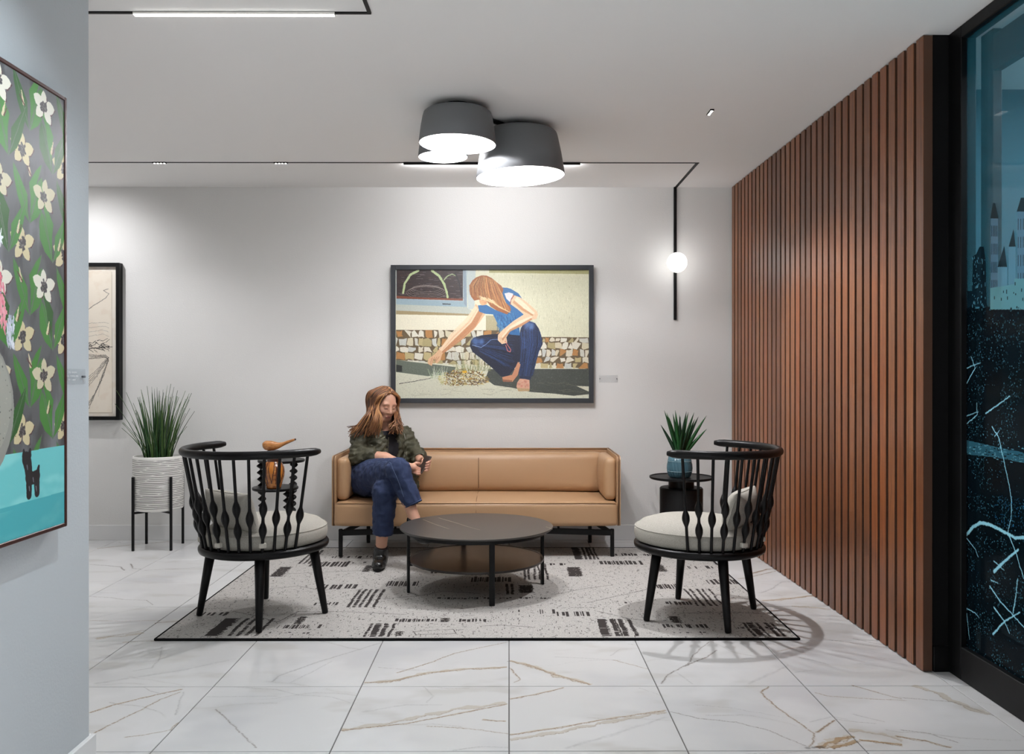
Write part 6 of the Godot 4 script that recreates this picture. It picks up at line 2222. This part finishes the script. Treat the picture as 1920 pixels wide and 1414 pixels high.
	jf.ellipsoid(el_l.lerp(wr_l, 0.62), Vector3(0.044, 0.042, 0.044), Basis(), 0.006, true)
	var wn := FastNoiseLite.new()
	wn.seed = 12
	wn.frequency = 9.0
	wn.fractal_octaves = 3
	wn.noise_type = FastNoiseLite.TYPE_SIMPLEX_SMOOTH
	st = begin()
	jf.mesh(st, null, func(p: Vector3) -> float:
		var r := wn.get_noise_3d(p.x * 0.8 + p.y * 0.5, p.y * 2.2 - p.x * 0.6, p.z * 0.8)
		return (1.0 - 2.2 * absf(r)) * 0.018 - 0.006)
	var jm := cloth(rgb(76, 73, 52), rgb(54, 52, 38), 72, 9.0, 0.62)
	var jk := put(t, "jacket", field_mesh(st), jm, -root, "olive green jacket with pushed-up sleeves")
	for z in [[[V(728.5, 820, 6.115), V(728, 838, 6.10), V(728, 858, 6.10)], "zip"], [[V(748, 818, 6.13), V(756, 838, 6.13), V(764, 866, 6.15)], "zip"]]:
		st = begin()
		var zp := smooth_path(z[0], 5)
		tube(st, zp, lerp_list(0.0028, 0.0028, zp.size()), 6)
		put(jk, z[1], done(st), mat(rgb(70, 66, 52), 0.5, 0.3))
	st = begin()
	tube(st, [V(758, 813, 6.24), V(760, 824, 6.22)], [0.0025, 0.0025], 6)
	put(jk, "pocket_zip", done(st), mat(rgb(170, 168, 160), 0.35, 0.7))
	# --- jeans
	var pf := Field.new(Vector3(-1.32, 0.06, -6.62), Vector3(-0.50, 0.78, -5.44), 0.0115)
	pf.capsule(hip_r + Vector3(-0.02, 0, 0), hip_l, 0.122, 0.120, 0.04)
	pf.capsule(V(690, 905, 6.12), V(700, 903, 6.08), 0.10, 0.10, 0.04)
	pf.capsule(hip_r + Vector3(0, 0.005, 0.0), kn_r, 0.120, 0.077, 0.03)
	pf.capsule(hip_l, kn_l, 0.108, 0.078, 0.03)
	pf.capsule(kn_r, V(777, 952, 5.635), 0.077, 0.059, 0.025)
	var cut_r := V(775.5, 946, 5.635)
	pf.cut_end(cut_r, (cut_r - kn_r).normalized(), 0.11)
	pf.capsule(kn_l, V(717, 1010, 5.735), 0.078, 0.066, 0.025)
	var cut_l := V(718, 1001, 5.735)
	pf.cut_end(cut_l, (cut_l - kn_l).normalized(), 0.13)
	st = begin()
	var jn := FastNoiseLite.new()
	jn.seed = 31
	jn.frequency = 7.5
	jn.fractal_octaves = 3
	var cut_a := V(775, 947, 5.63)
	var na := (cut_a - kn_r).normalized()
	var fade := FastNoiseLite.new()
	fade.seed = 77
	fade.frequency = 60.0
	pf.mesh(st, null, func(p: Vector3) -> float:
		var r := jn.get_noise_3d(p.x * 1.2 + p.y * 0.7, p.y * 1.2, p.z * 1.6)
		return (1.0 - 2.4 * absf(r)) * 0.009 - 0.003)
	var dm := cloth(rgb(42, 60, 100), rgb(20, 30, 56), 73, 10.0, 0.85)
	var je := put(t, "jeans", field_mesh(st), dm, -root, "dark blue denim jeans")
	# hems and side stitching
	var stitch := mat(rgb(96, 112, 142), 0.8)
	for h in [[V(775.2, 945, 5.635), na, 0.0575], [V(718.2, 999.5, 5.735), (cut_l - kn_l).normalized(), 0.0655]]:
		st = begin()
		var u: Vector3 = h[1].cross(Vector3.RIGHT).normalized()
		var w: Vector3 = h[1].cross(u)
		var ring := []
		for k in 33:
			ring.append(h[0] + (u * cos(TAU * k / 32) + w * sin(TAU * k / 32)) * h[2])
		tube(st, ring, lerp_list(0.005, 0.005, 33), 8, false)
		put(je, "hem", done(st), dm)
	st = begin()
	var seam := smooth_path([V(663, 872, 6.12), V(690, 869, 5.93), V(728, 866, 5.65), V(737, 880, 5.575), V(748, 905, 5.56), V(757, 932, 5.565)], 6)
	tube(st, seam, lerp_list(0.0013, 0.0013, seam.size()), 5)
	put(je, "stitching", done(st), stitch)
	# --- boots
	var bm := mat(rgb(16, 16, 17), 0.27)
	for b in [[an_l, heel_l, toe_l, 0.0], [V(777, 980, 5.62), V(776, 996, 5.64), V(802, 1010, 5.52), 1.0]]:
		var a: Vector3 = b[0]
		var he: Vector3 = b[1]
		var to: Vector3 = b[2]
		var bl := a.min(he).min(to) - Vector3(0.12, 0.12, 0.12)
		var bh := a.max(he).max(to) + Vector3(0.12, 0.12, 0.12)
		var bf := Field.new(bl, bh, 0.008)
		var along := (to - he).normalized()
		var updir := (a - he).normalized() if b[3] == 0.0 else (a - he).normalized()
		bf.capsule(a + updir * 0.10, he + updir * 0.03, 0.049, 0.045, 0.015)
		bf.slice(a + updir * (0.062 if b[3] == 0.0 else 0.03), updir)
		bf.capsule(he + along * 0.02, to - along * 0.04, 0.041, 0.040, 0.03)
		bf.capsule(to - along * 0.05, to, 0.043, 0.034, 0.02)
		bf.capsule(a.lerp(he, 0.15), he.lerp(to, 0.62), 0.043, 0.036, 0.03)
		if b[3] == 0.0:
			bf.slice(Vector3(0, 0.022, 0), Vector3.DOWN)
		st = begin()
		bf.mesh(st, null, func(p: Vector3) -> float: return wr.get_noise_3d(p.x, p.y * 1.6, p.z) * 0.003)
		var boot := put(t, "boot", field_mesh(st), bm, -root, "black leather ankle boot")
		if b[3] == 0.0:
			st = begin()
			var sole := []
			for k in 25:
				var an := TAU * k / 24
				sole.append(Vector2(cos(an), sin(an)))
			st.set_smooth_group(-1)
			var cm := he.lerp(to, 0.5)
			for k in 24:
				var pts := []
				for e in [[k, 0.0115], [k + 1, 0.0115], [k + 1, 0.026], [k, 0.026]]:
					var o: Vector2 = sole[e[0]]
					pts.append(Vector3(cm.x, e[1], cm.z) + Vector3(along.x, 0, along.z).normalized() * o.y * 0.142 + Vector3(-along.z, 0, along.x).normalized() * o.x * 0.043 * (1.0 - 0.12 * absf(o.y)))
				oquad(st, pts[0], pts[1], pts[2], pts[3], Vector3(cm.x, 0.02, cm.z))
				otri(st, pts[0], pts[1], Vector3(cm.x, 0.0115, cm.z), Vector3(cm.x, 0.02, cm.z))
				otri(st, pts[3], pts[2], Vector3(cm.x, 0.026, cm.z), Vector3(cm.x, 0.02, cm.z))
			put(boot, "sole", done(st), M.blackmatt)
	_hair(t, root, hc, hb)
	# the phone, held
	var pc := V(794.5, 871, 5.985)
	var p := thing("phone", "dark smartphone held in both hands by the seated person", "phone", pc)
	var py := Vector3(0.47, 0.80, -0.38).normalized()
	var px := Vector3(0.66, -0.05, 0.75)
	px = (px - py * px.dot(py)).normalized()
	st = begin()
	rbox(st, Vector3.ZERO, Vector3(0.070, 0.142, 0.009), 0.003, Basis(px, py, px.cross(py)))
	part(p, "case", st, mat(rgb(52, 40, 34), 0.4))
	st = begin()
	rbox(st, px.cross(py) * -0.0048, Vector3(0.064, 0.134, 0.001), 0.0, Basis(px, py, px.cross(py)))
	part(p, "screen", st, mat(rgb(14, 15, 18), 0.08))

func _hands(st: SurfaceTool, wr_r: Vector3, wr_l: Vector3) -> void:
	var tone := func(_p): return Color(0.62, 0.335, 0.235)
	# right hand supports the lower edge of the phone: fingers curl up round it
	var lo := V(755, 905, 6.05)
	var hi := V(815, 845, 5.84)
	var f := Field.new(Vector3(lo.x, lo.y, lo.z) - Vector3(0.02, 0.02, 0.02), Vector3(hi.x, hi.y, hi.z) + Vector3(0.03, 0.02, 0.03), 0.0042)
	var kn := V(776, 877, 5.93)
	f.capsule(wr_r, kn, 0.026, 0.026, 0.015)
	for k in 4:
		var d := k / 3.0
		var b := V(775 + k * 0.6, 874 + k * 4.0, 5.94 - k * 0.004)
		f.capsule(V(768, 876 + k * 1.5, 5.955), b, 0.016, 0.0105, 0.008)
		var m := b + Vector3(0.026 - d * 0.004, -0.010, 0.008)
		var e := m + Vector3(0.020 - d * 0.004, -0.006 + d * 0.004, -0.010)
		f.capsule(b, m, 0.0095, 0.0085, 0.003)
		f.capsule(m, e, 0.0085, 0.0072, 0.003)
	var th := V(774, 872, 5.945)
	f.capsule(th, th + Vector3(0.022, 0.012, -0.012), 0.012, 0.010, 0.006)
	f.capsule(th + Vector3(0.022, 0.012, -0.012), th + Vector3(0.045, 0.010, -0.016), 0.010, 0.008, 0.003)
	f.mesh(st, tone)
	# left hand behind the phone: palm to the left, fingers come round its right edge
	lo = V(770, 900, 6.12)
	hi = V(818, 848, 5.86)
	var g := Field.new(lo - Vector3(0.02, 0.02, 0.02), hi + Vector3(0.03, 0.02, 0.03), 0.0042)
	var palm := V(791, 870, 6.03)
	g.capsule(wr_l, palm, 0.027, 0.028, 0.015)
	g.capsule(palm, palm + Vector3(0.02, 0.012, -0.005), 0.026, 0.022, 0.015)
	for k in 4:
		var a := palm + Vector3(0.020, 0.018 - k * 0.017, -0.002)
		var b := V(806.5 - k * 0.9, 864.5 + k * 5.0, 6.0)
		var e := V(803.5 - k * 1.0, 867 + k * 5.0, 5.955)
		g.capsule(a, b, 0.0115, 0.0095, 0.004)
		g.capsule(b, e, 0.0095, 0.0085, 0.003)
		g.capsule(e, e + Vector3(-0.014, -0.003, 0.004), 0.0085, 0.0072, 0.003)
	g.capsule(palm + Vector3(-0.01, 0.01, 0.01), palm + Vector3(-0.012, 0.03, 0.03), 0.014, 0.010, 0.006)
	g.capsule(palm + Vector3(-0.012, 0.03, 0.03), palm + Vector3(0.004, 0.048, 0.038), 0.010, 0.008, 0.003)
	g.mesh(st, tone)

func _hair(t: Node3D, root: Vector3, hc: Vector3, hb: Basis) -> void:
	rng.seed = 203
	var st := begin()
	var m := mat(Color.WHITE, 0.5)
	m.vertex_color_use_as_albedo = true
	var tones := [Color(0.16, 0.062, 0.022), Color(0.10, 0.036, 0.014), Color(0.25, 0.105, 0.036), Color(0.36, 0.17, 0.062), Color(0.06, 0.024, 0.011), Color(0.20, 0.08, 0.028)]
	var lock := func(ctrl: Array, r0: float, r1: float, tone: Color) -> void:
		var wav := rng.randf() * TAU
		var amp := rng.randf_range(0.004, 0.016)
		var pts := smooth_path(ctrl, 6)
		var rr := []
		for i in pts.size():
			var f := i / float(pts.size() - 1)
			pts[i] += Vector3(sin(wav + f * 8.0), 0.0, cos(wav + f * 7.0)) * amp * (f * 0.6 + sin(f * PI) * 0.4)
			rr.append(lerpf(r0, r1, f) * (1.0 if f > 0.08 else 0.8))
		st.set_color(tone)
		tube(st, pts, rr, 6, true, 0.55, Vector3.ZERO)
	# parting runs from brow to crown; roots lie on the skull
	for k in 420:
		var side := -1.0 if rng.randf() < 0.56 else 1.0
		var u := rng.randf()                    # 0 brow, 1 nape
		var back := lerpf(0.048, -0.115, u)
		var up := 0.022 + 0.098 * sqrt(maxf(0.05, 1.0 - pow((back + 0.012) / 0.112, 2)))
		var p0 := hc + hb * Vector3(side * rng.randf_range(0.0, 0.018), up, back)
		var out := rng.randf_range(0.0, 1.0)
		# over the side of the head
		var q1 := hc + hb * Vector3(side * lerpf(0.070, 0.086, out), lerpf(0.066, 0.055, u), back * 0.9)
		var q2 := hc + hb * Vector3(side * lerpf(0.080, 0.100, out), -0.015, lerpf(back, -0.01, 0.15) - 0.01)
		var tip: Vector3
		var q3: Vector3
		if side < 0.0:
			# image left: long, swept back and outward over the shoulder
			var s := rng.randf()
			q3 = V(lerpf(684, 716, s * (1.0 - u * 0.6)), lerpf(778, 792, rng.randf()), lerpf(6.05, 6.24, u) + rng.randf_range(-0.02, 0.02))
			tip = V(lerpf(660, 712, s) + rng.randf_range(-6, 6), lerpf(800, 824, rng.randf()) - s * 2.0, lerpf(6.07, 6.22, u))
			if rng.randf() < 0.07:
				tip = V(rng.randf_range(651, 662), rng.randf_range(800, 818), 6.15)
		else:
			q3 = V(lerpf(742, 749, rng.randf()), lerpf(780, 790, rng.randf()), lerpf(6.15, 6.30, u))
			tip = V(lerpf(728, 756, rng.randf()), lerpf(796, 815, rng.randf()), lerpf(6.10, 6.24, u))
		var tone: Color = tones[rng.randi() % 6]
		lock.call([p0, q1, q2, q3, tip], rng.randf_range(0.006, 0.0105), rng.randf_range(0.0012, 0.0035), tone)
	for k in 90:
		var s := rng.randf()
		var p0 := hc + hb * Vector3(lerpf(-0.05, 0.05, s), 0.06, -0.085)
		var q1 := hc + hb * Vector3(lerpf(-0.07, 0.07, s), -0.01, -0.095)
		var q3 := V(lerpf(690, 748, s), 785 + rng.randf_range(-4, 4), 6.27)
		var tip := V(lerpf(676, 752, s), lerpf(800, 812, rng.randf()), 6.24)
		lock.call([p0, q1, q3, tip], 0.010, 0.002, tones[rng.randi() % 6])
	# locks in front, between the cheek and the shoulder on the image left
	for k in 46:
		var s := rng.randf()
		var p0 := hc + hb * Vector3(-0.012, 0.112, 0.03 + s * 0.03)
		var q1 := hc + hb * Vector3(-0.052, 0.082, 0.062 - s * 0.02)
		var q2 := hc + hb * Vector3(-0.078, 0.0, 0.050 - s * 0.02)
		var q3 := V(lerpf(700, 716, s), 788 + rng.randf_range(-4, 4), 6.03)
		var tip := V(lerpf(690, 712, s), lerpf(806, 818, rng.randf()), 6.04)
		lock.call([p0, q1, q2, q3, tip], 0.007, 0.0012, tones[2 + rng.randi() % 2] if rng.randf() < 0.5 else tones[rng.randi() % 6])
	put(t, "hair", done(st), m, -root, "long loose auburn hair")

func _ready() -> void:
	camera_and_light()
	make_materials()
	room()
	lamps()
	pictures()
	rug()
	sofa()
	coffee_table()
	var left := lounge_chair("black spindle-backed lounge chair at the left, seen from behind", Vector3(-1.312, 0.0, -4.56), deg_to_rad(53.5))
	var right := lounge_chair("black spindle-backed lounge chair at the right, beside the slat wall", Vector3(1.022, 0.0, -4.544), deg_to_rad(150.0))
	left.position.y = 0.010
	right.position.y = 0.010
	back_cushion("small grey back cushion leaning in the left lounge chair", left, 0.30, Vector3(-0.205, 0.465, 0.02))
	back_cushion("small grey back cushion leaning in the right lounge chair", right, 0.30, Vector3(-0.205, 0.465, 0.0))
	grass_planter()
	twisted_table()
	drum_table()
	person()
